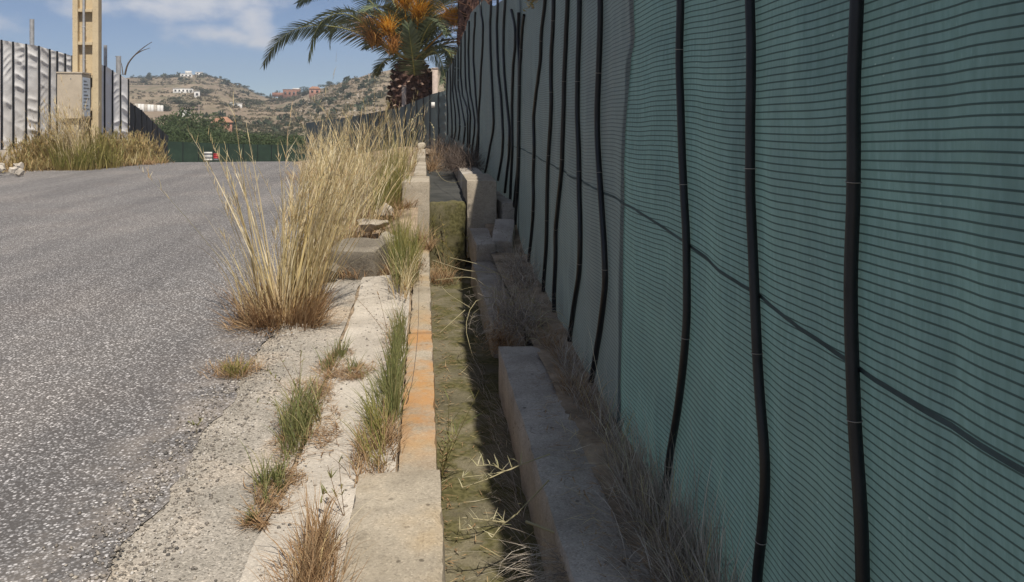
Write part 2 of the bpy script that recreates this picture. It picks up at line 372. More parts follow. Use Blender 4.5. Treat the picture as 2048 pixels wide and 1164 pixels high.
A['palmcut'] = plain('palm_cut', (.42, .29, .22), .9, .1, .2, 20)
A['rachis'] = plain('palm_rachis', (.34, .33, .13), .6, .3, .2, 8)
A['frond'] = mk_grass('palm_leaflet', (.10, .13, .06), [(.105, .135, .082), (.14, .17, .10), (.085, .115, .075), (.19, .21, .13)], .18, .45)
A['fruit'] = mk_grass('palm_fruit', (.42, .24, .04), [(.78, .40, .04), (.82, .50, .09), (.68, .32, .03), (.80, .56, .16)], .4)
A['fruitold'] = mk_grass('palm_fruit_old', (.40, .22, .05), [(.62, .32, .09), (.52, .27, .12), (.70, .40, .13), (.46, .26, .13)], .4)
def mk_leaf(name, cols):
    m = MT(name, .6, .2); c = m.ramp(m.island(), [(i / (len(cols) - 1), k) for i, k in enumerate(cols)]); m.col(c); m.translucent(c, .25); return m.m
A['leaf'] = mk_leaf('orchard_leaves', [(.060, .088, .034), (.088, .120, .046), (.048, .074, .030), (.115, .142, .058)])
A['leafdark'] = mk_leaf('dark_leaves', [(.048, .066, .040), (.068, .088, .050), (.085, .102, .058)])
A['leafolive'] = mk_leaf('olive_leaves', [(.075, .085, .045), (.10, .11, .06), (.060, .070, .036), (.13, .125, .07)])
A['scrub'] = mk_leaf('scrub_leaves', [(.15, .125, .075), (.20, .165, .10), (.10, .095, .052), (.26, .21, .135)])
def mk_hill():
    m = MT('hillside_earth', .95, .05); P = m.pos()
    n1 = m.noise(.018, P, 8, .65); n2 = m.noise(.09, P, 6, .7); n3 = m.noise(.45, P, 5, .7)
    c = m.mix(m.mr(n1, .38, .62), (.24, .185, .135), (.33, .26, .185))
    c = m.mix(m.mr(n2, .44, .66), c, (.17, .155, .095)); c = m.mix(m.mr(n3, .58, .74), c, (.42, .34, .25)); c = m.mix(m.mr(n3, .42, .30), c, (.15, .12, .085))
    nz = m.sep(m.n('ShaderNodeNewGeometry').outputs['True Normal'])[2]
    c = m.mix(m.mr(nz, .90, .72, 0, .8), c, m.mix(m.mr(n3, .4, .6), (.40, .32, .235), (.22, .175, .12)))
    m.col(c); return m.m
A['hill'] = mk_hill()

# ------------------------------------------------------------------ setting: ground, road, apron, channel
def zroad(Y):
    Y = np.asarray(Y, float); t = np.maximum(0, Y - 24.9)
    return np.where(t < 5, -.008 * t * t, -.2 - .08 * (t - 5))
def XR(Y): return np.interp(Y, [-20, 6, 8, 12, 18, 27, 40, 62], [-1.03, -1.03, -1.12, -1.6, -2.5, -4.3, -8.5, -18])
def XL(Y): return np.interp(Y, [-20, 10, 22.2, 28.8, 40, 62], [-16, -13.2, -11.0, -9.6, -12.0, -28])
def sheet(name, xs0, xs1, ys, nx, zf, mat, wob=0.0):
    ys = np.asarray(ys); U = np.linspace(0, 1, nx); P = []
    for y in ys:
        a = xs0(y); b = xs1(y); X = a + (b - a) * U; P.append(np.stack([X, np.full(nx, y), zf(X, np.full(nx, y))], -1))
    P = np.array(P)
    V = P.reshape(-1, 3)
    o = mesh(name, V, gridf(len(ys), nx)[:, ::-1], mat, smooth=True); return tag(o, kind='structure')
# road: right edge ragged
def XRr(y): return XR(y) + .06 * fbm(y * 2.3, 3.1, 0, 4) + .03 * fbm(y * 14, 9.1, 0, 3)
ysr = np.r_[np.arange(-12, 12, .06), np.arange(12, 66, .4)]
def road_z(X, Y): return zroad(Y) + .006 * fbm(X * .9, Y * .5, 0, 3) * (Y < 24) - .02 * np.clip((-1.3 - X) / 9, 0, 1)
sheet('road', lambda y: XL(y) - .3, XRr, ysr, 46, road_z, A['asphalt'])
# rough apron strip, slightly below the smooth slab
def rz(X, Y): return -.008 + .014 * (X + 1.05) + .006 * fbm(X * 5, Y * 5, 2, 3)
def XJ(y): return -.575 + .03 * fbm(y * 1.7, 7.7, 0, 3)
sheet('concrete_apron', lambda y: -1.45 + 0 * y, XJ, np.arange(-12, 7.6, .06), 22, rz, A['apron_rough'])
def szz(X, Y): return .010 + .022 * np.clip((X + .58) / .46, 0, 1) + .004 * fbm(X * 4, Y * 4, 5, 3) + .05 * np.clip(Y - 6.2, 0, 1)
sheet('concrete_apron_slab', lambda y: XJ(y) + .028 * np.clip((np.asarray(y) - 2.95) * 4, -.4, 1) + .012 * fbm(y * 6, 1.1, 0, 2), lambda y: np.where(np.asarray(y) < 3.2, -.262, -.122), np.arange(-12, 7.25, .06), 14, szz, A['apron_smooth'])
sheet('soil_under_apron', lambda y: -1.2 + 0 * y, lambda y: -.05 + 0 * y, np.arange(-12, 8.2, .3), 8, lambda X, Y: -.022 + .03 * np.clip((X + .62) / .5, 0, 1), A['dirt'])
# bank that climbs beside the stepped wall
def bank_z(X, Y):
    t = np.clip((X - XR(Y)) / np.maximum(.3, (-.2 - XR(Y))), 0, 1); k = np.clip((Y - 7.0) / 1.6, 0, 1); k = k * k * (3 - 2 * k)
    top = np.interp(Y, [7, 8.6, 12, 18, 24, 30], [.1, .42, .55, .62, .65, .2])
    return zroad(Y) - .06 + (t ** .8) * top * k + .05 * fbm(X * 2.4, Y * 2.4, 3, 4) * np.clip(t * 4, 0, 1) + .04 * t
sheet('grass_bank', lambda y: XR(y) - .25, lambda y: np.interp(y, [7, 18.4, 19.2, 30], [-.08, -.08, 2.2, 2.2]), np.arange(6.95, 32, .15), 26, bank_z, A['dirt'])
# soil strip and yard behind the right channel wall
def zbase(Y): return np.interp(Y, [-20, 8.6, 10.0, 14, 20, 40], [.0, .05, .38, .50, .72, .7])
def yard_z(X, Y): return zbase(Y) - .01 + .03 * fbm(X * 3, Y * 3, 1, 3) - .03
sheet('soil_strip', lambda y: .70 + 0 * y, lambda y: 1.6 + 0 * y, np.arange(-12, 21, .12), 12, yard_z, A['dirt'])
sheet('yard_ground', lambda y: 1.58 + 0 * y, lambda y: 45 + 0 * y, np.arange(-12, 32, 1.0), 30, lambda X, Y: yard_z(X, Y) - .02, A['verge'])
# channel floor: lower run, upper run
def fl_z(X, Y): return -.30 + .012 * fbm(X * 4, Y * 3, 4, 3)
sheet('channel_floor', lambda y: 0.0 * y, lambda y: .60 + 0 * y, np.arange(-12, 9.7, .1), 10, fl_z, A['floor'])
sheet('upper_channel_floor', lambda y: 0.0 * y, lambda y: .56 + 0 * y, np.arange(9.56, 21, .15), 8, lambda X, Y: .46 + .01 * fbm(X * 4, Y * 3, 4, 3) + .01 * (Y - 9.5), A['darkfloor'])
# left verge
def verge_z(X, Y):
    t = np.clip((XL(Y) - X) / 1.6, 0, 1)
    return zroad(Y) - .03 + np.where(Y < 24.5, .12, .30) * t + .06 * fbm(X * 1.6, Y * 1.6, 8, 4) * np.clip(t * 5, 0, 1)
sheet('roadside_verge', lambda y: -60 + 0 * y, lambda y: XL(y) + .1, np.arange(-12, 66, .4), 90, verge_z, A['verge'])

# far ground with the hills (polar sheet about the place)
RID = np.array([[-900, 178], [-300, 165], [0, 168], [150, 160], [250, 156], [290, 154], [330, 153], [365, 150], [405, 149], [440, 157], [480, 171], [520, 190], [545, 197], [580, 194], [620, 184], [650, 175], [700, 160], [740, 147], [780, 139], [830, 133], [900, 140], [1100, 150], [1500, 160], [2600, 180]], float)
AZ = np.radians(np.r_[np.linspace(-75, -22, 60)[:-1], np.linspace(-22, 8, 420), np.linspace(8, 75, 60)[1:]])
RR = np.r_[np.geomspace(22, 100, 26)[:-1], np.geomspace(100, 760, 300), np.geomspace(760, 900, 6)[1:]]
def ridge(az):
    px = CX + F * np.tan(np.clip(az - YAW, -1.2, 1.2)); row = np.interp(px, RID[:, 0], RID[:, 1]) + 1.6 * fbm(px / 26, 1.3, 0, 3)
    D = np.interp(px, [-900, 430, 520, 600, 700, 1200], [560, 560, 520, 430, 330, 330])
    return D, HC + (HY - row) / F * D * np.cos(az - YAW)
def ground_z(az, D):
    az, D = np.broadcast_arrays(az, D); X = D * np.sin(az); Y = D * np.cos(az)
    Dr, zr_ = ridge(az); zv = np.maximum(zroad(np.maximum(Y, 0)), -3.2) - .35; D0 = 105.
    t = (D - D0) / (Dr - D0); tt = np.clip(t, 0, 1)
    prof = .42 * tt + .58 * tt ** 1.9
    lump = .06 * fbm(X / 60, Y / 60, 0, 4) * np.sin(np.pi * tt)
    z = -3.55 + (zr_ + 3.55) * (prof + lump)
    step = np.where(z < 8, 1.25, 2.2); q = z / step + .25 * fbm(X / 40, Y / 40, 3, 3); fr = q - np.floor(q)
    terr = (np.floor(q) + np.clip((fr - .72) / .28, 0, 1)) * step - .25 * step * fbm(X / 40, Y / 40, 3, 3)
    amt = np.clip(tt * 8, 0, 1) * np.clip((1 - tt) * 7, 0, 1) * np.clip(.75 + .8 * fbm(X / 90, Y / 90, 7, 2), .15, 1)
    z = z + (terr - z) * amt + .18 * fbm(X / 5, Y / 5, 2, 3) * np.clip(tt * 6, 0, 1)
    z = np.where(t > 1, np.maximum(zr_ - (D - Dr) * .16, -9), z)
    return np.where(D < D0, zv, z)
AA, DD = np.meshgrid(AZ, RR, indexing='ij'); ZZ = ground_z(AA, DD)
gv = np.stack([DD * np.sin(AA), DD * np.cos(AA), ZZ], -1).reshape(-1, 3)
tag(mesh('ground', gv, gridf(len(AZ), len(RR))[:, ::-1], A['hill'], smooth=False), kind='structure')
bp, bf = boxv(-300, 300, -300, 40, -2.6, -2.5)
tag(mesh('surrounding_ground', bp[[0, 2, 6, 4]], np.array([[0, 3, 2, 1]]), A['verge']), kind='structure')
def on_ground(px, row_or_D, D=None):   # ground point in the direction of a pixel column at plan distance D
    az_ = math.atan((px - CX) / F) + YAW; D = row_or_D if D is None else D
    return np.array([D * math.sin(az_), D * math.cos(az_), float(ground_z(np.array(az_), np.array(D)))])
def hit_ground(px, row):               # march a pixel ray to the hillside
    az_ = math.atan((px - CX) / F) + YAW; D = np.arange(100, 620, .5); ray = HC + (HY - row) / F * D * math.cos(az_ - YAW)
    z = ground_z(np.full(D.shape, az_), D); k = np.argmax(z >= ray) if (z >= ray).any() else np.argmin(np.abs(z - ray))
    return np.array([D[k] * math.sin(az_), D[k] * math.cos(az_), z[k]]), D[k]

# ------------------------------------------------------------------ drain: left wall, right wall, step
kw = empty('kerb_wall', (-.03, 5, -.3), 'long low concrete wall with orange lichen along the left of the drain', 'wall')
def blk(name, par, x0, x1, y0, y1, z0, z1, mat, seed, **k):
    V, Fc = rough_box(x0, x1, y0, y1, z0, z1, seed=seed, **k); return mesh(name, V, Fc, mat, par, smooth=True)
blk('wall_block', kw, -.265, .062, .6, 3.22, -.35, .085, A['kerb'], 3, r=.010, step=.03, amp=.010, chip=.02)
blk('wall_block', kw, -.112, .050, 3.215, 5.35, -.35, .055, A['kerb'], 5, r=.010, step=.035, amp=.008, chip=.018)
blk('wall_block', kw, -.105, .046, 5.36, 9.45, -.35, .060, A['kerb'], 9, r=.010, step=.04, amp=.008, chip=.018)
blk('wall_block', kw, -.275, .058, 9.46, 10.35, -.35, .72, A['wall'], 11, r=.02, step=.05, amp=.008)
blk('wall_block', kw, -.150, .020, 10.36, 13.2, .30, .735, A['wall'], 13, r=.02, step=.06, amp=.01)
blk('wall_block', kw, -.140, .010, 13.22, 17.6, .35, .80, A['wall'], 17, r=.02, step=.08, amp=.012)
blk('coping_stone', kw, -.155, .01, 16.5, 17.1, .78, .92, A['wall'], 19, r=.05, step=.05, amp=.02)
st = empty('channel_step', (.26, 9.5, -.3), 'mossy green concrete step face where the drain drops', 'drain step')
blk('step_face', st, .048, .475, 9.47, 9.66, -.34, .465, A['moss'], 21, r=.02, step=.03, amp=.022)
rw = empty('channel_wall', (.62, 4, -.3), 'shaded grey concrete wall along the right of the drain by the net fence', 'wall')
blk('wall_block', rw, .475, .755, -.6, 2.2, -.36, .012, A['rwall'], 31, r=.010, step=.05, amp=.012, chip=.02)
blk('wall_block', rw, .470, .730, 2.205, 5.15, -.36, .005, A['rwall'], 33, r=.010, step=.05, amp=.010, chip=.02)
blk('wall_block', rw, .49, .74, 5.9, 8.6, -.36, -.06, A['rwall'], 35, r=.03, step=.07, amp=.02, chip=.03)
ub = empty('upper_channel_wall', (.66, 9.9, 0), 'upright concrete block with one sunlit edge at the head of the drain step', 'wall')
blk('wall_block', ub, .49, .845, 9.46, 10.6, -.2, .725, A['wall'], 41, r=.015, step=.05, amp=.008)
blk('wall_block', ub, .50, .80, 10.61, 19.5, .2, .70, A['rwall'], 43, r=.02, step=.12, amp=.012)
def slab(label, x0, x1, y0, y1, z0, z1, rot, tilt, seed, mat='rwall'):
    V, Fc = rough_box(x0, x1, y0, y1, z0, z1, seed=seed, r=.02, amp=.014, step=.04); c = np.array([(x0 + x1) / 2, (y0 + y1) / 2, (z0 + z1) / 2])
    M_ = (Matrix.Rotation(rot, 3, 'Z') @ Matrix.Rotation(tilt, 3, 'X'))
    V = (V - c) @ np.array(M_).T + c
    e = mesh('broken_slab', V, Fc, A[mat], smooth=True); tag(e, label, 'concrete slab', 'broken slabs beside the drain'); return e
slab('broken concrete slab lying against the drain wall below the upright block', .52, .74, 8.55, 9.3, -.18, .16, .05, .10, 51)
slab('tilted broken slab squeezed between the drain and the net fence', .76, 1.0, 8.6, 9.35, -.05, .22, -.15, .2, 53)
slab('dusty slab on top of the bank behind the upright block', .86, 1.02, 9.5, 10.5, .2, .48, .1, .05, 55)
# rocks on the bank
def rock(label, c, sx, sy, sz, seed, mat='rock', rot=0., group=None):
    bm = bmesh.new(); bmesh.ops.create_icosphere(bm, subdivisions=4, radius=1); V = np.array([v.co[:] for v in bm.verts]); Fc = np.array([[v.index for v in f.verts] for f in bm.faces]); bm.free()
    rs = np.random.default_rng(seed)
    for _ in range(14):
        d = rs.normal(size=3); d /= np.linalg.norm(d); h = rs.uniform(.38, .75); s = V @ d; V = V - np.outer(np.maximum(0, s - h), d)
    V *= (1 + .14 * fbm(V[:, 0] * 2 + seed, V[:, 1] * 2, V[:, 2] * 2, 4) + .10 * fbm(V[:, 0] * 6, V[:, 1] * 6 + seed, V[:, 2] * 11, 4))[:, None]
    V = rotz(V * np.array([sx, sy, sz]), rot) + np.array(c)
    return tag(mesh('rock', V, Fc, A[mat]), label, 'rock', group)
for i in range(16):
    x, y = rng.uniform(-14.6, -11.5), 0; p = pz(rng.uniform(-60, 42), rng.uniform(332, 343), .12)
    rock('pale stone in the rubble heap below the white tarp fence', (p[0], p[1], .08 + .1 * rng.random()), .10 + .14 * rng.random(), .10 + .14 * rng.random(), .07 + .07 * rng.random(), 60 + i, 'apron_smooth', rng.random() * 3, 'rubble heap at the left road edge')
# loose grit on the apron and along the road edge
def grit(name, n, fx, label):
    b = np.array([[1, 0, 0], [-1, 0, 0], [0, 1, 0], [0, -1, 0], [0, 0, 1], [0, 0, -1]], float); f = np.array([[0, 2, 4], [2, 1, 4], [1, 3, 4], [3, 0, 4], [2, 0, 5], [1, 2, 5], [3, 1, 5], [0, 3, 5]])
    P = fx(n); s = (.003 + .008 * rng.random(n) ** 2.5)[:, None, None] * rng.uniform(.6, 1.3, (n, 6, 1)) * np.array([1, 1, .7])
    a = rng.random(n) * 6.28; V = b[None] * s; c, s_ = np.cos(a)[:, None], np.sin(a)[:, None]
    V = np.stack([V[..., 0] * c - V[..., 1] * s_, V[..., 0] * s_ + V[..., 1] * c, V[..., 2]], -1) + P[:, None, :]
    o = mesh(name, V.reshape(-1, 3), (np.arange(n)[:, None, None] * 6 + f[None]).reshape(-1, 3), A['grit']); return tag(o, label, 'gravel', kind='stuff')
gm = MT('grit', .9, .2); gm.col(gm.ramp(gm.island(), [(0, (.09, .085, .08)), (.4, (.24, .21, .18)), (.75, (.38, .34, .29)), (1, (.55, .52, .48))])); A['grit'] = gm.m
def g1(n):
    y = 1.5 + 6 * rng.random(n) ** 1.3; x = XR(y) + rng.normal(0.03, .11, n); return np.stack([x, y, np.maximum(rz(x, y), np.where(x < XR(y), .001, -1)) + .002], -1)
def g2(n):
    y = 1.5 + 5.6 * rng.random(n); x = rng.uniform(-1.0, -.13, n); return np.stack([x, y, np.where(x < XJ(y) + .03, rz(x, y), szz(x, y)) + .002], -1)
grit('loose_gravel', 6500, g1, 'loose grey chippings along the ragged right road edge')
grit('scattered_grit', 900, g2, 'fine grit scattered over the concrete apron')

# ------------------------------------------------------------------ right fence: green shade net with black hoses
PLAN = np.array([[.955, -2.5], [.935, 1.0], [.93, 2.6], [.935, 4.0], [.98, 5.4], [1.04, 7.2], [1.09, 8.8], [1.07, 10.2], [1.0, 11.6], [.94, 13.6], [.86, 15.6], [.72, 18.0], [.54, 20.1]])
PS = smooth_path(np.c_[PLAN, np.zeros(len(PLAN))], 400)[:, :2]; SA = np.r_[0, np.cumsum(np.linalg.norm(np.diff(PS, axis=0), axis=1))]
PAZ = np.arctan2(PS[:, 0], PS[:, 1])
def fplan(s): return np.stack([np.interp(s, SA, PS[:, 0]), np.interp(s, SA, PS[:, 1])], -1)
def fnorm(s):
    a = fplan(np.asarray(s) - .05); b = fplan(np.asarray(s) + .05); t = b - a; t /= np.linalg.norm(t, axis=-1, keepdims=True); return np.stack([-t[..., 1], t[..., 0]], -1)   # towards the road
_ok = PS[:, 1] > .4
def s_at_px(px):
    a = math.atan((px - CX) / F) + YAW; A_ = PAZ[_ok]; S_ = SA[_ok]
    return float(np.interp(a, A_[::-1], S_[::-1]))
def fz(px, row):
    s = s_at_px(px); p = fplan(s); dep = p[0] * FW[0] + p[1] * FW[1]; return s, HC + (HY - row) / F * dep
def ftop(s): Y = fplan(s)[..., 1]; return np.interp(Y, [-3, 5, 8, 10, 11.6, 13, 15, 16.4, 18.2, 20.1], [3.25, 3.2, 3.18, 3.02, 3.08, 3.38, 3.45, 3.2, 2.8, 2.56]) + .03 * fbm(np.asarray(s) * 2.2, 4.4, 0, 3)
def fbot(s): return zbase(fplan(s)[..., 1]) - .06
HOSES = [
 [(1732, 0), (1726, 150), (1727, 340), (1720, 500), (1718, 600), (1724, 740), (1730, 900), (1739, 985), (1741, 1050), (1744, 1164)],
 [(1512, 0), (1516, 120), (1515, 250), (1516, 400), (1524, 560), (1532, 760), (1542, 860), (1547, 940), (1544, 1000), (1537, 1080), (1526, 1164)],
 [(1372, 0), (1368, 120), (1372, 240), (1374, 330), (1377, 400), (1382, 450), (1384, 560), (1386, 640), (1380, 705), (1371, 780), (1360, 850), (1348, 920), (1339, 1000), (1334, 1085)],
 [(1209, 0), (1208, 60), (1206, 120), (1203, 220), (1204, 290), (1208, 350), (1211, 400), (1217, 480), (1220, 550), (1216, 600), (1208, 660), (1199, 720), (1189, 780), (1184, 810)],
 [(1167, 0), (1166, 60), (1164, 130), (1163, 220), (1165, 300), (1167, 400), (1171, 480), (1168, 540), (1159, 595), (1146, 680), (1138, 755)],
 [(1144, 0), (1139, 80), (1136, 150), (1134, 250), (1131, 330), (1126, 380), (1118, 460), (1118, 520), (1114, 600), (1116, 690)],
 [(1114, 0), (1113, 60), (1109, 100), (1108, 160), (1109, 200), (1105, 280), (1101, 345), (1100, 400), (1098, 500), (1092, 565), (1091, 640)],
 [(1096, 5), (1089, 60), (1086, 140), (1080, 180), (1072, 230), (1074, 300), (1071, 350), (1072, 400), (1070, 450), (1063, 510), (1056, 575)],
 [(1053, 30), (1047, 75), (1045, 110), (1044, 160), (1043, 240), (1043, 320), (1041, 370), (1037, 430), (1033, 490)],
 [(1042, 25), (1041, 70), (1043, 120), (1043, 180), (1042, 260), (1041, 340), (1036, 385), (1028, 455)],
 [(1028, 20), (1036, 60), (1035, 100), (1032, 125), (1030, 180), (1029, 220), (1030, 300), (1028, 340), (1025, 410)],
 [(1015, 0), (1012, 50), (1011, 100), (1013, 150), (1017, 190), (1021, 230), (1025, 265), (1024, 300), (1019, 340), (1014, 385)],
 [(1000, 2), (998, 50), (999, 100), (1001, 150), (1006, 190), (1009, 235), (1011, 270), (1009, 310), (1000, 360)],
 [(986, 4), (984, 50), (985, 100), (987, 150), (989, 190), (991, 240), (988, 270), (983, 300), (976, 345)],
 [(964, 10), (970, 50), (969, 90), (965, 150), (964, 190), (961, 230), (961, 280), (958, 320)],
 [(955, 25), (951, 70), (950, 120), (953, 170), (955, 205), (959, 235), (961, 255), (957, 290), (954, 318)],
 [(942, 42), (940, 100), (941, 150), (944, 190), (950, 222), (953, 250), (950, 275), (947, 305)],
 [(933, 62), (933, 130), (935, 180), (942, 205), (944, 230), (942, 295)],
 [(925, 78), (924, 150), (928, 190), (938, 220), (940, 240), (938, 295)],
 [(919, 95), (919, 175), (926, 210), (933, 250), (930, 288)],
 [(913, 110), (913, 170), (917, 200), (923, 250), (919, 280)],
 [(909, 120), (908, 180), (913, 220), (915, 260), (911, 278)],
 [(903, 130), (904, 200), (907, 250), (906, 275)],
 [(898, 142), (896, 190), (898, 230), (898, 270)]]
hs_ = []
for h in HOSES:
    q = [fz(*p) for p in h]
    if h[0][1] <= 10 and q[0][1] < ftop(q[0][0]) + .06: q = [(q[0][0], float(ftop(q[0][0])) + .06)] + q
    if h[-1][1] > 1100: q.append((q[-1][0], float(fbot(q[-1][0])) + .04))
    hs_.append(sorted(q, key=lambda t: -t[1]))
for ds in (.62, 1.2, 1.85):            # the run goes on past the frame
    s0 = hs_[0][0][0] - ds; hs_.append([(s0, 3.3), (s0 + .03, 2.4), (s0 - .02, 1.5), (s0 + .02, .7), (s0, .0)])
HS = np.array([[np.interp(z, [b for a, b in q][::-1], [a for a, b in q][::-1]) for z in (0., .5, 1., 1.5, 2., 2.5, 3.)] for q in hs_])
def cloth(s, z):                       # bulge of the net towards the road (m)
    d = .024 * fbm(s * 1.5, z * .8, 1, 3) + .011 * fbm(s * 5.5, z * 1.6 + s * 1.2, 2, 3) + .004 * fbm(s * 2, z * 7, 6, 2)
    near = np.full(np.shape(s), 9.)
    zi = np.clip(z / .5, 0, 5.999); i0 = zi.astype(int); f = zi - i0
    for r in HS: near = np.minimum(near, np.abs(s - (r[i0] * (1 - f) + r[i0 + 1] * f)))
    return d * np.clip(near / .12, .25, 1) + .008 * np.clip(near / .25, 0, 1)
fence = empty('shade_net_fence', (.94, 3, 0), 'tall green shade net fence tied with wavy black hoses along the drain', 'fence')
def net_panel(edge0, edge1, ds, nz, off, mat, name='net_panel', vshift=0.):
    zt = np.linspace(0, 1, nz); sm0, sm1 = edge0(1.5), edge1(1.5); nu = int((sm1 - sm0) / ds) + 2
    P = []; UV = []
    for u in np.linspace(0, 1, nu):
        smid = sm0 + (sm1 - sm0) * u; zb, zt_ = float(fbot(smid)), float(ftop(smid)); z = zb + (zt_ - zb) * zt
        s = np.array([edge0(k) for k in z]) * (1 - u) + np.array([edge1(k) for k in z]) * u
        p = fplan(s); n = fnorm(s); d = cloth(s, z) + off
        zz = z.copy()
        P.append(np.stack([p[:, 0] + n[:, 0] * d, p[:, 1] + n[:, 1] * d, zz], -1))
        wob = .032 * fbm(s * 1.1, z * .6, 12, 2) + .0035 * fbm(s * 6, z * 1.2, 14, 2) + vshift
        UV.append(np.stack([s, z + wob], -1))
    return mesh(name, np.array(P).reshape(-1, 3), gridf(nu, nz)[:, ::-1], mat, fence, smooth=True, uv=np.array(UV).reshape(-1, 2))
sm = sorted([fz(*p) for p in [(1276, 0), (1277, 80), (1268, 115), (1262, 220), (1257, 380), (1252, 560), (1245, 790)]], key=lambda t: t[1])
seam = lambda z: float(np.interp(z, [b for a, b in sm], [a for a, b in sm]))
s2 = s_at_px(1042.5); seam2 = lambda z: s2 + .04 * math.sin(z * 2.1)
net_panel(lambda z: .6, lambda z: seam(z) + .08, .022, 90, 0.0, A['net'])
net_panel(seam, lambda z: seam2(z) + .1, .03, 70, .006, A['net2'], vshift=.007)
net_panel(seam2, lambda z: SA[-1], .06, 50, .012, A['net2'], vshift=.013)
def off_at(s): return 0.0 if s < seam(1.5) else (.006 if s < s2 else .012)
for i, q in enumerate(hs_):
    q = np.array(q); zs = np.linspace(q[0, 1], q[-1, 1], 46)
    z = np.linspace(q[0, 1], q[-1, 1], 72); s = np.interp(-z, -q[:, 1], q[:, 0])
    for _ in range(3): s[1:-1] = .25 * s[:-2] + .5 * s[1:-1] + .25 * s[2:]
    p = fplan(s); n = fnorm(s); d = cloth(s, np.clip(z, 0, 3.2)) + off_at(s.mean()) + .019
    r = (.0150 if i < 3 or i > 23 else .0165 if i < 8 else .018)
    path = np.stack([p[:, 0] + n[:, 0] * d, p[:, 1] + n[:, 1] * d, z], -1)
    ho = mesh('hose', *tubes([path], r, 8, 1.0), A['hose'], fence, smooth=True)
    if i < 9:
        for k in np.linspace(9 + i % 4, 64, 6).astype(int):
            T = path[k + 1] - path[k - 1]; T /= np.linalg.norm(T); a = np.linspace(0, 2 * np.pi, 13)
            X_ = np.cross(T, [0, 0, 1.]); X_ = np.array([n[k][0], n[k][1], 0]); Y_ = np.cross(T, X_)
            ring = path[k] + (r + .0012) * (np.cos(a)[:, None] * X_ + np.sin(a)[:, None] * Y_)
            tail = path[k] + Y_ * r * np.array([1.0, 1.3, 1.6])[:, None] + np.array([[0, 0, 0], [.004, 0, .004], [.006, 0, -.004]])
            mesh('tie_wire', *tubes([ring, tail], .0011, 4, 1.0), A['tie'], ho, local=True)
# woven reinforcement seam running along the net at about a metre
sv = np.arange(.7, s2 + 1.2, .04); zc = np.interp(sv, [.6, s_at_px(1740), s_at_px(1440), s_at_px(1280), s2, 20], [.93, .955, 1.02, 1.09, 1.12, 1.1]) + .006 * fbm(sv * 3, 3, 0, 3)
V_ = []
for k in range(len(sv)):
    p = fplan(sv[k]); n = fnorm(sv[k])
    for dz in (-.006, .006):
        d = float(cloth(np.array([sv[k]]), np.array([zc[k] + dz]))[0]) + off_at(sv[k]) + .0025; V_.append([p[0] + n[0] * d, p[1] + n[1] * d, zc[k] + dz])
mesh('seam', V_, gridf(len(sv), 2)[:, ::-1], A['seam'], fence)

# fence run that turns across the head of the drain
def far_fence(name, label, pts, mat, bands, posts=(), bandw=.03, fold=0.0, nz=12, nlen=60, uvnet=False, thick=.02):
    """pts: (X, Y, zbottom, ztop)"""
    pts = np.array(pts, float); L = np.r_[0, np.cumsum(np.linalg.norm(np.diff(pts[:, :2], axis=0), axis=1))]; s = np.linspace(0, L[-1], nlen)
    I = lambda k, q: np.interp(q, L, pts[:, k])
    e = empty(name, (pts[0, 0], pts[0, 1], pts[0, 2]), label, 'fence')
    T = np.stack([np.gradient(I(0, s), s), np.gradient(I(1, s), s)], -1); T /= np.linalg.norm(T, axis=1, keepdims=True); N = np.stack([T[:, 1], -T[:, 0]], -1)
    N *= np.sign(-(N * np.stack([I(0, s), I(1, s)], -1)).sum(1))[:, None]
    P = []; UV = []
    for k in range(nlen):
        z = np.linspace(I(2, s[k]), I(3, s[k]), nz); d = fold(s[k], z) if callable(fold) else fold * fbm(s[k] * 1.7 + 0 * z, z * 1.2, 5, 3)
        P.append(np.stack([I(0, s[k]) + N[k, 0] * d, I(1, s[k]) + N[k, 1] * d, z], -1)); UV.append(np.stack([0 * z + s[k], z], -1))
    mesh('net_panel', np.array(P).reshape(-1, 3), gridf(nlen, nz), mat, e, smooth=True, uv=np.array(UV).reshape(-1, 2))
    for b in bands:
        k = int(np.argmin(np.abs(s - b))); z = np.linspace(I(2, b), I(3, b) + .01, 12); dd = (fold(s[k], z) if callable(fold) else fold * fbm(s[k] * 1.7 + 0 * z, z * 1.2, 5, 3)) + bandw * .5
        w = .012 * fbm(z * 1.3, b * 3, 0, 2)
        mesh('strap', *tubes([np.stack([I(0, b) + N[k, 0] * dd + T[k, 0] * w, I(1, b) + N[k, 1] * dd + T[k, 1] * w, z], -1)], bandw * .6, 6, 1.0), A['hose'], e, smooth=True)
    for b, zt, w in posts:
        k = int(np.argmin(np.abs(s - b))); o = -.12
        mesh('post', *tubes([[[I(0, b) + N[k, 0] * o, I(1, b) + N[k, 1] * o, I(2, b) - .05], [I(0, b) + N[k, 0] * o, I(1, b) + N[k, 1] * o, zt]]], w, 8, 1.0), A['galv' if zt < 90 else 'galv'], e, smooth=True)
    return e, I, L
def at(px, row, d): return pd(px, row, d)
a0 = at(893, 180, 20.1); a1 = at(868, 187, 20.6); a2 = at(800, 215, 24.0); a3 = at(712, 232, 30.0); a4 = at(612, 246, 38.0)
ripple = lambda s, z: .035 * np.sin(z * 26 + s * 3) * np.clip(1.1 - s / .45, 0, 1) + .01 * fbm(s * 2 + 0 * z, z, 4, 2)
ff, I_, L_ = far_fence('shade_net_fence', 'lower green net fence with black straps in front of the palm trunk', [(p[0], p[1], zb, p[2]) for p, zb in ((a0, .3), (a1, .3), (a2, .2), (a3, -.6), (a4, -2.2))], A['net2'], [.36, .95, 1.6, 2.3, 2.9, 3.6, 4.6, 5.8, 7, 8.4, 10], fold=ripple, nlen=160, nz=60, bandw=.03)
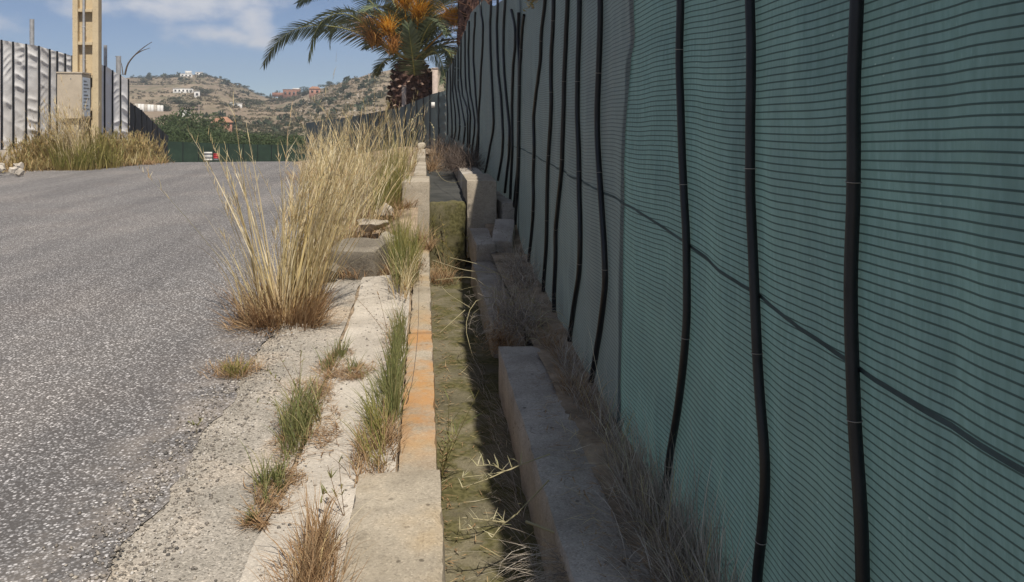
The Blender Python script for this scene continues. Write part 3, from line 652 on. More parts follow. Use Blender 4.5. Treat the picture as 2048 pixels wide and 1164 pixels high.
tg = pd(866, 210, 20.5); V, Fc = boxv(tg[0] - .045, tg[0] + .045, tg[1] - .10, tg[1] - .09, tg[2] - .07, tg[2] + .07); mesh('tag_card', V, Fc, A['plaster'], ff)
for px, r0, d, lab, w in ((808, 173, 24.3, 'pinkish square post standing behind the lower net fence in front of the palm', .065), (870, 138, 21.3, 'pale grey post beside the low frond at the fence corner', .07)):
    p = pd(px, r0, d); e = empty('fence_post', (p[0], p[1], -.1), lab, 'post'); V, Fc = boxv(p[0] - w, p[0] + w, p[1] - w, p[1] + w, -.1, p[2]); mesh('shaft', V, Fc, A['post_c'], e)
    V, Fc = boxv(p[0] - w * 1.2, p[0] + w * 1.2, p[1] - w * 1.2, p[1] + w * 1.2, p[2] - .002, p[2] + .03); mesh('cap', V, Fc, A['post_c'], e)

cp = pd(1078, 0, 6.75); cr_ = empty('hanging_creeper', (cp[0] - .04, cp[1], 2.3), 'dry brown creeper hanging over the top of the net fence', 'creeper')
n = 260; sc = s_at_px(1078) + rng.normal(0, .22, n); pf = fplan(sc); nf = fnorm(sc); B = np.stack([pf[:, 0] + nf[:, 0] * .03, pf[:, 1] + nf[:, 1] * .03, rng.uniform(2.55, 3.2, n)], -1)
bl = blades(B, rng.uniform(.08, .22, n), np.pi + rng.normal(0, 1.2, n), rng.uniform(.6, 1.6, n), rng.uniform(.6, 1.6, n), .010, 5, wander=.3); mesh('stems', bl[0], bl[1], A['thatch'], cr_, uv=bl[2])
n = 320; sc = s_at_px(1078) + rng.normal(0, .26, n); pf = fplan(sc); nf = fnorm(sc); hh = rng.uniform(.03, .09, n); B = np.stack([pf[:, 0] + nf[:, 0] * hh, pf[:, 1] + nf[:, 1] * hh, 3.2 - .72 * rng.random(n) ** 1.4], -1)
bl = blades(B, rng.uniform(.03, .06, n), rng.random(n) * 6.28, rng.uniform(.6, 2.2, n), rng.uniform(.2, .9, n), .028, 3); mesh('leaves', bl[0], bl[1], A['weed'], cr_, uv=bl[2])

# ------------------------------------------------------------------ left side: tarp fence, pylon, cabinet
l0 = pz(-330, 340, 0.0) * 0 + np.array([-14.6, 17.5, 0]); 
def lf(px, d, rb, rt): a = pd(px, rb, d); b = pd(px, rt, d); return (a[0], a[1], a[2], b[2])
LP = [(-14.9, 15.5, .60, 3.9), lf(-120, 20.2, 308, 62), lf(0, 22.2, 299, 80), lf(75, 23.6, 293, 92), lf(145, 25.4, 288, 112), lf(205, 27.2, 282, 130), lf(258, 29.2, 276, 160)]
lps = np.array(LP); LL = np.r_[0, np.cumsum(np.linalg.norm(np.diff(lps[:, :2], axis=0), axis=1))]
def s_left(px):                        # arc length on the left fence under a pixel column
    a = math.atan((px - CX) / F) + YAW; s = np.linspace(0, LL[-1], 900); x = np.interp(s, LL, lps[:, 0]); y = np.interp(s, LL, lps[:, 1]); return float(s[np.argmin(np.abs(np.arctan2(x, y) - a))])
bpx = [2, 25, 51, 76, 98, 113, 129, 143, 158, 172, 188, 208, 224, 240, 256]; bnd = sorted([s_left(p) for p in bpx] + [s_left(2) - k for k in (.42, .85, 1.3, 1.8, 2.4, 3.1, 3.9)])
BB = np.array(bnd)
def tfold(s, z):
    k = np.abs(BB - s).min(); w = min(1., k / .13); i = np.searchsorted(BB, s); ph = i * 7.3
    hb = math.sin(i * 12.9898) * 43758.5453; hb -= math.floor(hb); q1 = z * (1.3 + 1.9 * hb) + ph + .7 * s + .9 * fbm(s * .9 + ph, z * .7, ph, 2); r1 = 1 - np.abs(2 * (q1 - np.floor(q1)) - 1)
    q2 = z * 4.7 + 2.3 * ph - 1.1 * s + 1.2 * fbm(s * 1.6, z * .9 + ph, 3, 2); r2 = 1 - np.abs(2 * (q2 - np.floor(q2)) - 1)
    m1 = np.clip(.3 + 1.6 * fbm(s * .8 + ph, z * 1.1, 9, 2), 0, 1); m2 = np.clip(.2 + 1.8 * fbm(s * 1.1, z * 1.3 + ph, 5, 2), 0, 1)
    hang = .055 * m1 * r1 ** 2.4 + .020 * m2 * r2 ** 2 + .012 * fbm(s * 2.5, z * 3 + ph, 3, 2)
    drap = .028 * np.clip(1.25 - (z - .5) / .7, 0, 1) * np.abs(np.sin((s * .9 + z * 1.2) * 5 + ph))
    return w * (hang + drap)
tf, _, _ = far_fence('tarp_fence', 'white tarpaulin fence with black straps on a low concrete plinth left of the road', LP, A['tarp'], bnd, [(s_left(71), float(pd(71, 38, 23.5)[2]), .065), (s_left(218), float(pd(218, 90, 27.6)[2]), .06), (s_left(244), float(pd(244, 112, 28.6)[2]), .09)], fold=tfold, nlen=420, nz=110, bandw=.045)
PV = []
for k, t in enumerate(np.linspace(0, LL[-1], 40)):
    x, y, zb = (np.interp(t, LL, lps[:, j]) for j in range(3))
    PV += [[x + .12, y - .06, -.15], [x + .12, y - .06, zb - .02], [x - .14, y + .08, zb - .02], [x - .14, y + .08, -.15]]
mesh('plinth', PV, np.vstack([gridf(40, 4), [[0, 1, 2, 3], [159, 158, 157, 156]]]), A['rwall'], tf)
dk = [lf(259, 29.5, 292, 204), lf(285, 36, 300, 222), lf(315, 47, 309, 252), lf(336, 56, 314, 272)]
far_fence('dark_mesh_fence', 'dark grey mesh fence running downhill past the white tarp fence', [(a, b, c - .7, d) for a, b, c, d in dk], A['darktarp'], [2.5, 6, 10, 14, 18, 23], fold=.06, nlen=80, bandw=.05)
gf = [lf(320, 60, 330, 282), lf(420, 61, 330, 286), lf(520, 63, 330, 289), lf(640, 66, 332, 290)]
gfe, I_, L_ = far_fence('far_green_fence', 'dark green screen fence closing the view beyond the road crest', gf, A['farnet'], list(np.arange(.5, 13, 1.1)), fold=.03, nlen=60, bandw=.04)
def board(label, px0, px1, r0, r1, d, cols):
    a = pd(px0, r1, d); b = pd(px1, r0, d); e = empty('sign_board', ((a[0] + b[0]) / 2, a[1], a[2]), label, 'sign'); n = len(cols)
    for i, c in enumerate(cols):
        z0 = a[2] + (b[2] - a[2]) * i / n; z1 = a[2] + (b[2] - a[2]) * (i + 1) / n; V, Fc = boxv(a[0], b[0], a[1] - .03, a[1], z0, z1); mesh('panel', V, Fc, A[c], e)
A['red'] = plain('red_board', (.42, .03, .04), .5); A['greyb'] = plain('grey_board', (.16, .17, .18), .6)
board('white and grey banded sign board on the far green fence', 408, 424, 304, 321, 60.0, ['plaster', 'greyb', 'plaster', 'greyb', 'plaster'])
board('small red sign board next to the white one on the far fence', 427, 437, 307, 321, 60.0, ['greyb', 'red', 'red', 'red'])

# concrete H pylon
pc = pd(176, 300, 23.6); px_, py_ = pc[0], pc[1]; wy = .79
py = empty('power_pylon', (px_, py_, .0), 'tall cream concrete utility pylon with ladder-like recesses and a grey conduit', 'pylon')
def pbox(nm, x0, x1, y0, y1, z0, z1, mat='cream', par=None, r=.015):
    V, Fc = rough_box(x0, x1, y0, y1, z0, z1, r=r, amp=.004, step=.25, chip=.004); V = rotz(V, R(8)) + np.array([px_, py_, 0]); return mesh(nm, V, Fc, A[mat], par or py, smooth=False)
H_ = 10.5
pbox('flange', -.37, -.225, -.20, .20, -.1, H_); pbox('flange', .16, .33, -.20, .20, -.1, H_); pbox('web', -.228, .163, -.01, .05, -.1, H_ - .05)
for k in range(-1, 8): z = 1.62 + k * .965; pbox('rung', -.227, .162, -.19, .19, z, z + .10 + .06 * (k == -1))
V, Fc = tubes([[[-.06, -.22, .9], [-.06, -.22, H_]]], .035, 10, 1.0); mesh('conduit', rotz(V, R(8)) + np.array([px_, py_, 0]), Fc, A['galv'], py, smooth=True)
for z in (2.1, 3.1, 4.05): pbox('clamp', -.11, -.01, -.26, -.17, z, z + .035, 'galv')
# cabinet
cb = pd(139, 237, 22.7); cbx, cby, cbz = cb; ctop = float(pd(139, 147, 22.7)[2])
ca = empty('meter_cabinet', (cbx, cby, .15), 'beige electrical cabinet with a pale notice on its side in front of the pylon', 'cabinet')
def cbox(nm, x0, x1, y0, y1, z0, z1, mat, par=None, r=.012): V, Fc = rough_box(x0, x1, y0, y1, z0, z1, r=r, amp=.001, step=.3, chip=0); return mesh(nm, rotz(V, R(3), (0, 0)) + np.array([cbx, cby, 0]), Fc, A[mat], par or ca)
cbox('body', -.33, .33, 0, .68, cbz, ctop, 'cabinet'); cbox('lid', -.35, .35, -.02, .70, ctop, ctop + .05, 'cabinet'); cbox('pedestal', -.22, .22, .12, .55, .05, cbz, 'rwall')
A['plate'] = plain('pale_notice', (.50, .58, .68), .4, .4, .06, 3)
pl = cbox('notice', .329, .338, .05, .63, cbz + .06, ctop - .10, 'plate', r=.002)
for k in range(9): cbox('text_line', .337, .342, .10, .34 + .22 * ((k * 7) % 3) / 2, ctop - .22 - .10 * k, ctop - .19 - .10 * k, 'greyb', pl, .001)
cbox('lock', .02, .05, -.012, .002, ctop - .16, ctop - .13, 'greyb')
# bare twig sprouting beside the posts
V, Fc = tubes([smooth_path([pd(250, 150, 29.5), pd(256, 128, 29.5), pd(272, 108, 29.5), pd(290, 93, 29.5), pd(304, 84, 29.5)], 12), smooth_path([pd(271, 109, 29.5), pd(285, 101, 29.5), pd(300, 96, 29.5)], 6), smooth_path([pd(246, 150, 29.6), pd(242, 125, 29.6), pd(230, 112, 29.6)], 6)], [.035, .025, .02], 5, .3)
tag(mesh('bare_branch', V, Fc, A['bark']), 'bare forked branch sticking up at the end of the white tarp fence', 'branch')

# ------------------------------------------------------------------ grasses and weeds
def tuft(name, label, cat, specs, group=None, loc=None):
    """specs: list of dict(mat, n, c=(x,y), r=(rx,ry), z, L=(mean,sd), tilt=(t0,t1), lean=(azimuth,spread), w, heads)"""
    L0 = loc or (specs[0]['c'][0], specs[0]['c'][1], 0)
    e = empty(name, (L0[0], L0[1], specs[0].get('z0', 0.)), label, cat, group)
    for sp in specs:
        n = sp['n']; x, y = disc(n, *sp['c'], *sp['r'], sp.get('rot', 0)); lk = np.ones(n)
        if n > 40 and not sp.get('even'):
            kc = int(np.clip(n // 26, 4, 22)); hx, hy = disc(kc, *sp['c'], *sp['r'], sp.get('rot', 0)); own = rng.choice(kc, n, p=(lambda w: w / w.sum())(rng.uniform(.3, 1.6, kc))); f = rng.uniform(.12, .5, n); mv = rng.random(n) < .8
            x = np.where(mv, hx[own] + (x - sp['c'][0]) * f, x); y = np.where(mv, hy[own] + (y - sp['c'][1]) * f, y); lk = rng.uniform(.62, 1.3, kc)[own]; own_ph = rng.random(kc)[own] * 2 * np.pi
        else: own_ph = None
        z = sp['z'](x, y) if callable(sp.get('z')) else np.full(n, sp.get('z', 0.))
        L = np.maximum(.02, rng.normal(sp['L'][0], sp['L'][1], n) * (lk if sp['L'][0] < .7 else .4 + .6 * lk)); ph = rng.normal(sp['lean'][0], sp['lean'][1], n) if sp.get('lean') else rng.random(n) * 2 * np.pi
        if own_ph is not None and not sp.get('lean'): ph = np.where(rng.random(n) < .55, own_ph + rng.normal(0, .6, n), ph)
        if sp.get('out'): ph = np.arctan2(y - sp['c'][1], x - sp['c'][0]) + rng.normal(0, .5, n)
        t0 = np.abs(rng.normal(sp['tilt'][0], .12, n)); t1 = t0 + np.abs(rng.normal(sp['tilt'][1], sp['tilt'][1] * .5 + .01, n))
        b = blades(np.stack([x, y, z - .01], -1), L, ph, t0, t1, sp['w'] * rng.uniform(.6, 1.3, n), sp.get('seg', 6), wander=sp.get('wander', .05), gnd=(z[:, None] if sp.get('flat') else None))
        lst = [b[:3]]
        if sp.get('heads'):
            P = b[3]; k = sp['heads']; sel = np.repeat(np.arange(n)[rng.random(n) < sp.get('hfrac', .6)], k); m = len(sel)
            seg = P.shape[1] - 1; f = rng.uniform(.70, 1.0, m) * seg; i0 = np.minimum(f.astype(int), seg - 1); fr = (f - i0)[:, None]
            bp_ = P[sel, i0] * (1 - fr) + P[sel, i0 + 1] * fr
            lst.append(blades(bp_, rng.uniform(.04, .13, m) * sp.get('hl', 1), ph[sel] + rng.normal(0, .9, m), np.abs(rng.normal(.35, .25, m)), np.abs(rng.normal(.7, .4, m)), .004 * sp.get('hw', 1), 3)[:3])
        V, Fc, uv = bjoin(lst); mesh(sp.get('part', 'blades'), V, Fc, A[sp['mat']], e, uv=uv)
    return e
PI = math.pi
# boulders on the bank
slab('grey broken concrete chunk with flat faces at the foot of the tall straw clump', -.84, -.36, 7.40, 7.80, -.06, .30, -.35, .16, 57, 'rock')
tuft('dead_grass', 'dead brown grass packed around the broken concrete chunk', 'dead grass', [dict(mat='thatch', n=420, c=(-.62, 7.45), r=(.36, .16), z=.03, L=(.16, .06), tilt=(.6, .8), w=.006, wander=.2), dict(mat='thatch', n=300, c=(-.5, 8.0), r=(.4, .25), z=lambda x, y: bank_z(x, y), L=(.2, .07), tilt=(.6, .8), w=.006, wander=.2)])
rock('dark rock beside the concrete chunk at the end of the pale slab', (-.88, 7.35, .07), .15, .14, .10, 5)
rock('pale lump of rubble on the bank above the concrete chunk', (-.55, 8.35, .36), .20, .16, .12, 8, 'wall')
rock('small pale stone near the kerb wall among yellow grass', (-.33, 7.75, .27), .12, .13, .13, 12, 'wall')
rock('light chunk of rubble right of the big straw clump', (-.42, 8.9, .46), .13, .12, .09, 15, 'wall')
# the big straw clump at the road edge
tuft('tall_grass', 'large pale straw grass clump leaning right at the road edge', 'grass clump', [
 dict(part='stems', mat='straw', n=150, c=(-.98, 6.1), r=(.20, .24), L=(1.10, .28), tilt=(.16, .42), lean=(.35, .9), w=.009, heads=9, hfrac=.8, seg=8, wander=.03),
 dict(part='stems', mat='straw', n=80, c=(-.93, 6.2), r=(.18, .2), L=(1.2, .2), tilt=(.32, .25), lean=(.2, .5), w=.009, heads=9, seg=8, wander=.02),
 dict(part='stems', mat='straw', n=20, c=(-1.08, 5.95), r=(.1, .12), L=(1.2, .22), tilt=(.30, .14), lean=(2.9, .35), w=.013, heads=14, hfrac=1, seg=8, wander=.02),
 dict(part='stems', mat='straw', n=34, c=(-.95, 6.1), r=(.2, .22), L=(1.15, .2), tilt=(.22, .3), lean=(.2, 1.0), w=.017, heads=12, hfrac=1, hl=1.4, hw=1.4, seg=8, wander=.05),
 dict(part='dead_leaves', mat='thatch', n=900, c=(-1.02, 5.98), r=(.27, .30), L=(.30, .1), tilt=(.5, .7), out=1, w=.006),
 dict(part='dead_leaves', mat='thatch', n=500, c=(-1.05, 5.85), r=(.33, .28), L=(.16, .06), tilt=(.9, .7), out=1, w=.006, flat=1),
 dict(part='dead_leaves', mat='straw', n=240, c=(-1.0, 6.05), r=(.24, .26), L=(.55, .2), tilt=(.22, .6), out=1, w=.006)])
bz = lambda x, y: bank_z(x, y)
for k, (lab, c, r, L, n, lean, m) in enumerate([
 ('tall straw grass clump on the bank right behind the largest clump', (-.80, 8.6), (.32, .45), .88, 90, (.2, .9), 'straw'),
 ('dense straw grass leaning over the bank left of the raised wall block', (-.65, 10.4), (.36, .7), .92, 90, (.1, 1.2), 'straw'),
 ('far straw grass clump on the bank by the narrow wall', (-.75, 13.6), (.5, .9), .98, 85, (0, 2), 'straw'),
 ('brownish dry grass at the far end of the bank below the palm', (-1.0, 17.5), (.8, 1.3), 1.05, 95, (0, 2), 'weed'),
 ('sparse straw stalks on the left foot of the bank', (-1.5, 12.6), (.35, 1.0), .85, 110, (2.6, 1.0), 'straw'),
 ('feathery straw clump furthest left where the road drops away', (-2.3, 18.5), (.6, 1.4), .9, 150, (2.4, 1.4), 'straw')]):
    tuft('tall_grass', lab, 'grass clump', [
     dict(part='stems', mat=m, n=n, c=c, r=r, z=bz, L=(L, L * .30), tilt=(.20, .55), lean=lean, w=.0095 + .001 * k, heads=9, hfrac=.75, hl=1.3, hw=1.4, seg=7, wander=.03),
     dict(part='leaves', mat='ygreen' if k in (1, 2) else 'straw', n=int(n * .8), c=c, r=(r[0] * 1.1, r[1] * 1.1), z=bz, L=(L * .5, .15), tilt=(.3, .55), out=1, w=.008),
     dict(part='dead_leaves', mat='thatch', n=n * 2, c=c, r=(r[0] * 1.2, r[1] * 1.2), z=bz, L=(.28, .1), tilt=(.6, .8), out=1, w=.009)], 'straw clumps on the bank')
tuft('grass_tuft', 'yellow green grass beside the raised wall block', 'grass clump', [
 dict(mat='ygreen', n=520, c=(-.42, 9.9), r=(.17, .8), z=bz, L=(.62, .14), tilt=(.15, .35), w=.006), dict(part='dead_leaves', mat='thatch', n=500, c=(-.40, 9.3), r=(.22, .6), z=bz, L=(.22, .08), tilt=(.7, .8), w=.006)])
tuft('grass_tuft', 'yellow green tuft growing over the narrow kerb wall before the drain step', 'grass clump', [
 dict(mat='ygreen', n=560, c=(-.19, 7.4), r=(.12, .75), z=.10, L=(.40, .10), tilt=(.12, .45), w=.0055), dict(mat='green', n=160, c=(-.18, 7.0), r=(.1, .6), z=.10, L=(.34, .08), tilt=(.15, .5), w=.005),
 dict(part='dead_leaves', mat='thatch', n=420, c=(-.16, 7.6), r=(.17, .9), z=.10, L=(.16, .06), tilt=(.8, .7), w=.005),
 dict(part='dead_leaves', mat='straw', n=160, c=(-.2, 6.55), r=(.1, .4), z=.09, L=(.26, .08), tilt=(.2, .8), w=.005)])
tuft('dead_grass', 'tangle of dead brown grass spilling over the wall at the drain step', 'dead grass', [
 dict(mat='thatch', n=620, c=(-.07, 8.9), r=(.2, .55), z=.06, L=(.24, .09), tilt=(.7, .9), w=.005, wander=.25), dict(mat='thatch', n=280, c=(.22, 8.75), r=(.2, .35), z=-.28, L=(.22, .08), tilt=(.5, .9), w=.005, wander=.25)])
zs = lambda x, y: np.where(x > XJ(y) + .02, szz(x, y), rz(x, y))
# grass in the apron joint
for lab, c, r, n, L, rot in (('largest green grass tuft in the apron joint', (-.60, 4.00), (.09, .40), 460, .145, 0.06), ('green tuft near the lower end of the apron joint', (-.615, 3.28), (.06, .16), 190, .105, .1),
   ('tiny green tuft at the lower tip of the apron joint', (-.635, 3.02), (.026, .032), 60, .06, 0), ('sparse green tuft at the upper end of the apron joint', (-.55, 4.92), (.06, .2), 110, .12, -.1), ('small green tuft right of the joint near the pale slab', (-.41, 4.68), (.035, .09), 46, .10, 0)):
    tuft('grass_tuft', lab, 'grass tuft', [dict(mat='green', n=n, c=c, r=r, rot=rot, z=zs, L=(L, L * .3), tilt=(.3, .8), w=.0042),
      dict(part='dead_leaves', mat='thatch', n=int(n * 2.8), c=(c[0] + .03, c[1] - .02), r=(r[0] * 1.6, r[1] * 1.35), rot=rot, z=zs, L=(.065, .025), tilt=(.9, .7), w=.004, flat=1, wander=.2)], 'tufts in the apron joint')
tuft('dead_grass', 'brown dead grass branching off the joint towards the kerb', 'dead grass', [dict(mat='thatch', n=420, c=(-.47, 4.62), r=(.17, .10), rot=.5, z=zs, L=(.075, .03), tilt=(.9, .6), w=.004, flat=1, wander=.2), dict(mat='thatch', n=240, c=(-.55, 4.95), r=(.05, .3), z=zs, L=(.06, .03), tilt=(.9, .6), w=.004, flat=1, wander=.2)])
tuft('grass_tuft', 'dry grass tuft on the asphalt edge left of the apron', 'grass tuft', [dict(mat='ygreen', n=150, c=(-1.10, 4.85), r=(.13, .14), z=.0, L=(.10, .03), tilt=(.5, .8), w=.004), dict(part='dead_leaves', mat='thatch', n=420, c=(-1.10, 4.82), r=(.16, .17), z=.0, L=(.09, .03), tilt=(.9, .6), w=.004, flat=1)])
# strip along the kerb
tuft('grass_strip', 'bright green grass strip along the left side of the lichen-stained kerb', 'grass strip', [
 dict(mat='green', n=620, c=(-.165, 4.65), r=(.045, .95), z=zs, L=(.185, .05), tilt=(.12, .45), w=.0045), dict(mat='green', n=240, c=(-.20, 4.0), r=(.06, .5), z=zs, L=(.15, .04), tilt=(.4, .6), lean=(PI, .7), w=.0042),
 dict(part='dead_leaves', mat='thatch', n=520, c=(-.19, 4.9), r=(.075, 1.25), z=zs, L=(.08, .03), tilt=(.8, .7), w=.004, wander=.2)])
tuft('grass_tuft', 'olive and brown grass fringe beside the kerb where the wall narrows', 'grass tuft', [
 dict(mat='ygreen', n=190, c=(-.22, 3.55), r=(.075, .26), z=zs, L=(.15, .04), tilt=(.4, .6), lean=(2.7, .9), w=.004), dict(part='dead_leaves', mat='thatch', n=520, c=(-.21, 3.5), r=(.09, .32), z=zs, L=(.12, .04), tilt=(.5, .7), w=.004)])
tuft('dead_grass', 'rusty brown dry grass mound against the wide kerb block at the bottom', 'dead grass', [
 dict(mat='thatch', n=900, c=(-.345, 2.45), r=(.075, .38), z=zs, L=(.17, .04), tilt=(.25, .7), w=.0036, wander=.1), dict(mat='straw', n=70, c=(-.35, 2.45), r=(.08, .36), z=zs, L=(.22, .05), tilt=(.4, .9), w=.003),
 dict(mat='thatch', n=300, c=(-.38, 2.45), r=(.09, .40), z=zs, L=(.11, .04), tilt=(.9, .6), w=.0036)])
# straggly weeds with few leaves
def weed(label, stems, mat='weed', leafL=.03, nleaf=5, r=.0022, name='straggly_weed', leafmat=None, cat='weed', leafw=.008):
    paths = [smooth_path(p, 10) for p in stems]; b = paths[0][0]; e = empty(name, b, label, cat)
    V, Fc = tubes(paths, r, 4, .5); mesh('stem', V, Fc, A[mat], e)
    if nleaf:
        B = np.concatenate([p[rng.integers(3, 10, nleaf)] for p in paths]); n = len(B)
        bl = blades(B, leafL * rng.uniform(.5, 1.3, n), rng.random(n) * 6.28, rng.uniform(.2, 1.2, n), rng.uniform(.6, 1.8, n), leafw, 3); mesh('leaves', bl[0], bl[1], A[leafmat or mat], e, uv=bl[2])
    return e
def Z(px, row, d): return pd(px, row, d)
weed('dark leafy weed arching left over the apron from the green joint tuft', [[Z(600, 800, 4.3), Z(585, 760, 4.3), Z(560, 715, 4.3)], [Z(605, 810, 4.2), Z(575, 780, 4.2), Z(535, 742, 4.25)], [Z(600, 815, 4.2), Z(560, 812, 4.15), Z(515, 805, 4.1)], [Z(598, 800, 4.3), Z(600, 740, 4.35), Z(602, 690, 4.4)]], 'thatch', .035, 7, .0018, leafmat='green')
weed('leafy green topped weed rising from the rusty grass mound', [[Z(690, 1040, 2.95), Z(672, 990, 2.95), Z(655, 930, 2.98)], [Z(690, 1040, 2.95), Z(683, 980, 2.95), Z(678, 925, 2.96)], [Z(675, 1010, 2.93), Z(650, 985, 2.93), Z(640, 1015, 2.9)]], 'thatch', .035, 6, .0016, leafmat='green')
weed('two thin dark stalks leaning over the pale slab', [[Z(775, 665, 5.5), Z(765, 620, 5.5), Z(757, 590, 5.5)], [Z(770, 665, 5.5), Z(735, 620, 5.5), Z(700, 585, 5.5)]], 'thatch', .03, 2, .0016)
weed('thin grey stalk standing against the orange lichen of the kerb', [[Z(808, 820, 4.0), Z(825, 760, 4.0), Z(836, 660, 4.05), Z(838, 560, 4.1)]], 'twig', .02, 0, .0018)
weed('small green weed on the asphalt near the apron edge', [[pz(392, 868, 0), Z(395, 850, 3.75), Z(402, 838, 3.75)], [pz(395, 868, 0), Z(388, 850, 3.75), Z(380, 845, 3.75)]], 'green', .03, 6, .001)
weed('green reed shoots standing in the drain against the kerb', [[Z(884, 950, 3.9), Z(888, 900, 3.9), Z(912, 868, 3.9)], [Z(885, 950, 3.9), Z(895, 905, 3.9), Z(898, 800, 3.92)], [Z(886, 940, 3.85), Z(920, 860, 3.8), Z(958, 780, 3.8)], [Z(884, 955, 3.9), Z(892, 915, 3.9), Z(905, 880, 3.9)]], 'green', .11, 6, .002, leafw=.006)
weed('pale dry seed stalk crossing the drain from the right wall', [[Z(1100, 908, 3.3), Z(1040, 930, 3.3), Z(1000, 945, 3.25), Z(925, 955, 3.2)], [Z(1040, 930, 3.3), Z(1010, 942, 3.25), Z(985, 930, 3.2), Z(955, 932, 3.2)], [Z(1010, 942, 3.25), Z(975, 958, 3.2), Z(925, 975, 3.2)]], 'palestem', .05, 12, .0028, leafw=.004)
weed('forked pale dry stalk lower in the drain', [[Z(1098, 960, 3.1), Z(1050, 1010, 3.1), Z(1010, 1045, 3.05), Z(920, 1060, 3.0)], [Z(1030, 1030, 3.08), Z(1000, 1055, 3.05), Z(985, 1075, 3.0)], [Z(1010, 1045, 3.05), Z(970, 1040, 3.0), Z(925, 1035, 3.0)]], 'palestem', .05, 12, .0032, leafw=.004)
tag(mesh('broken_stick', *tubes([[Z(1052, 1043, 3.0), Z(1130, 1073, 2.9)]], .0052, 6, .8), A['palestem']), 'short pinkish white broken stick above the drain', 'stick')
# shaded dry grass and bushes on the right
zr2 = lambda x, y: zbase(y) - .02
tuft('dead_grass', 'dry grey grass between the near wall block and the green net', 'dead grass', [
 dict(mat='twig', n=900, c=(.84, 2.75), r=(.085, .62), z=zr2, L=(.17, .06), tilt=(.35, .8), lean=(PI, 1.3), w=.0028, wander=.12), dict(mat='twig', n=420, c=(.88, 2.7), r=(.05, .75), z=zr2, L=(.24, .07), tilt=(.15, .35), w=.0026),
 dict(mat='twig', n=460, c=(.74, 2.6), r=(.10, .6), z=.012, L=(.13, .05), tilt=(.9, .6), lean=(PI, .9), w=.0026, wander=.15)])
tuft('dead_grass', 'dry grey grass growing along the fence foot in the lower corner', 'dead grass', [
 dict(mat='twig', n=620, c=(.83, 1.75), r=(.08, .55), z=zr2, L=(.19, .06), tilt=(.3, .9), lean=(PI, 1.4), w=.0024, wander=.1), dict(mat='twig', n=220, c=(.70, 1.8), r=(.08, .5), z=.012, L=(.10, .04), tilt=(.9, .6), w=.0022, wander=.15)])
tuft('dead_grass', 'dry grass and litter on the soil behind the drain wall below the hose ends', 'dead grass', [
 dict(mat='twig', n=620, c=(.84, 4.1), r=(.08, .75), z=zr2, L=(.15, .06), tilt=(.5, 1.0), w=.003, wander=.25), dict(mat='thatch', n=420, c=(.82, 4.6), r=(.08, .8), z=zr2, L=(.12, .05), tilt=(.6, 1.0), w=.003, wander=.3)])
tuft('dead_grass', 'scattered pale straws lying on the right drain wall', 'dead grass', [dict(mat='straw', n=90, c=(.66, 3.0), r=(.14, 1.3), z=.02, L=(.13, .05), tilt=(1.3, .3), w=.003, flat=1, even=1), dict(mat='thatch', n=260, c=(.66, 3.0), r=(.12, 1.6), z=.014, L=(.05, .02), tilt=(1.3, .3), w=.005, flat=1, even=1), dict(mat='straw', n=130, c=(.85, 2.9), r=(.08, 1.4), z=.0, L=(.24, .08), tilt=(.35, .9), w=.0034, even=1, wander=.12), dict(mat='palestem', n=40, c=(.83, 2.6), r=(.08, 1.1), z=.0, L=(.30, .08), tilt=(.4, 1.2), w=.0036, even=1, wander=.15)])
tuft('drain_litter', 'dead leaves and bits of straw littering the drain floor', 'litter', [dict(mat='thatch', n=240, c=(.25, 4.6), r=(.2, 3.2), z=-.296, L=(.035, .015), tilt=(1.3, .3), w=.006, flat=1, even=1), dict(mat='straw', n=70, c=(.25, 4.4), r=(.2, 3.0), z=-.294, L=(.12, .05), tilt=(1.35, .2), w=.003, flat=1, even=1), dict(mat='thatch', n=260, c=(.12, 5.6), r=(.06, 3.0), z=-.296, L=(.04, .02), tilt=(1.0, .5), w=.006, flat=1)], loc=(.25, 4.5))
tuft('hanging_grass', 'dry grass hanging down the face of the right drain wall', 'dead grass', [
 dict(mat='twig', n=260, c=(.475, 2.45), r=(.02, .45), z=-.02, L=(.24, .07), tilt=(1.5, 1.3), lean=(PI, .5), w=.0026), dict(mat='twig', n=220, c=(.46, 2.4), r=(.04, .5), z=-.30, L=(.20, .06), tilt=(.15, .4), w=.0026)])
tuft('dead_grass', 'dark dead fringe along the foot of the right drain wall', 'dead grass', [dict(mat='twig', n=520, c=(.42, 4.3), r=(.06, 1.5), z=-.30, L=(.10, .04), tilt=(.7, .8), lean=(PI, .8), w=.003, wander=.15)])
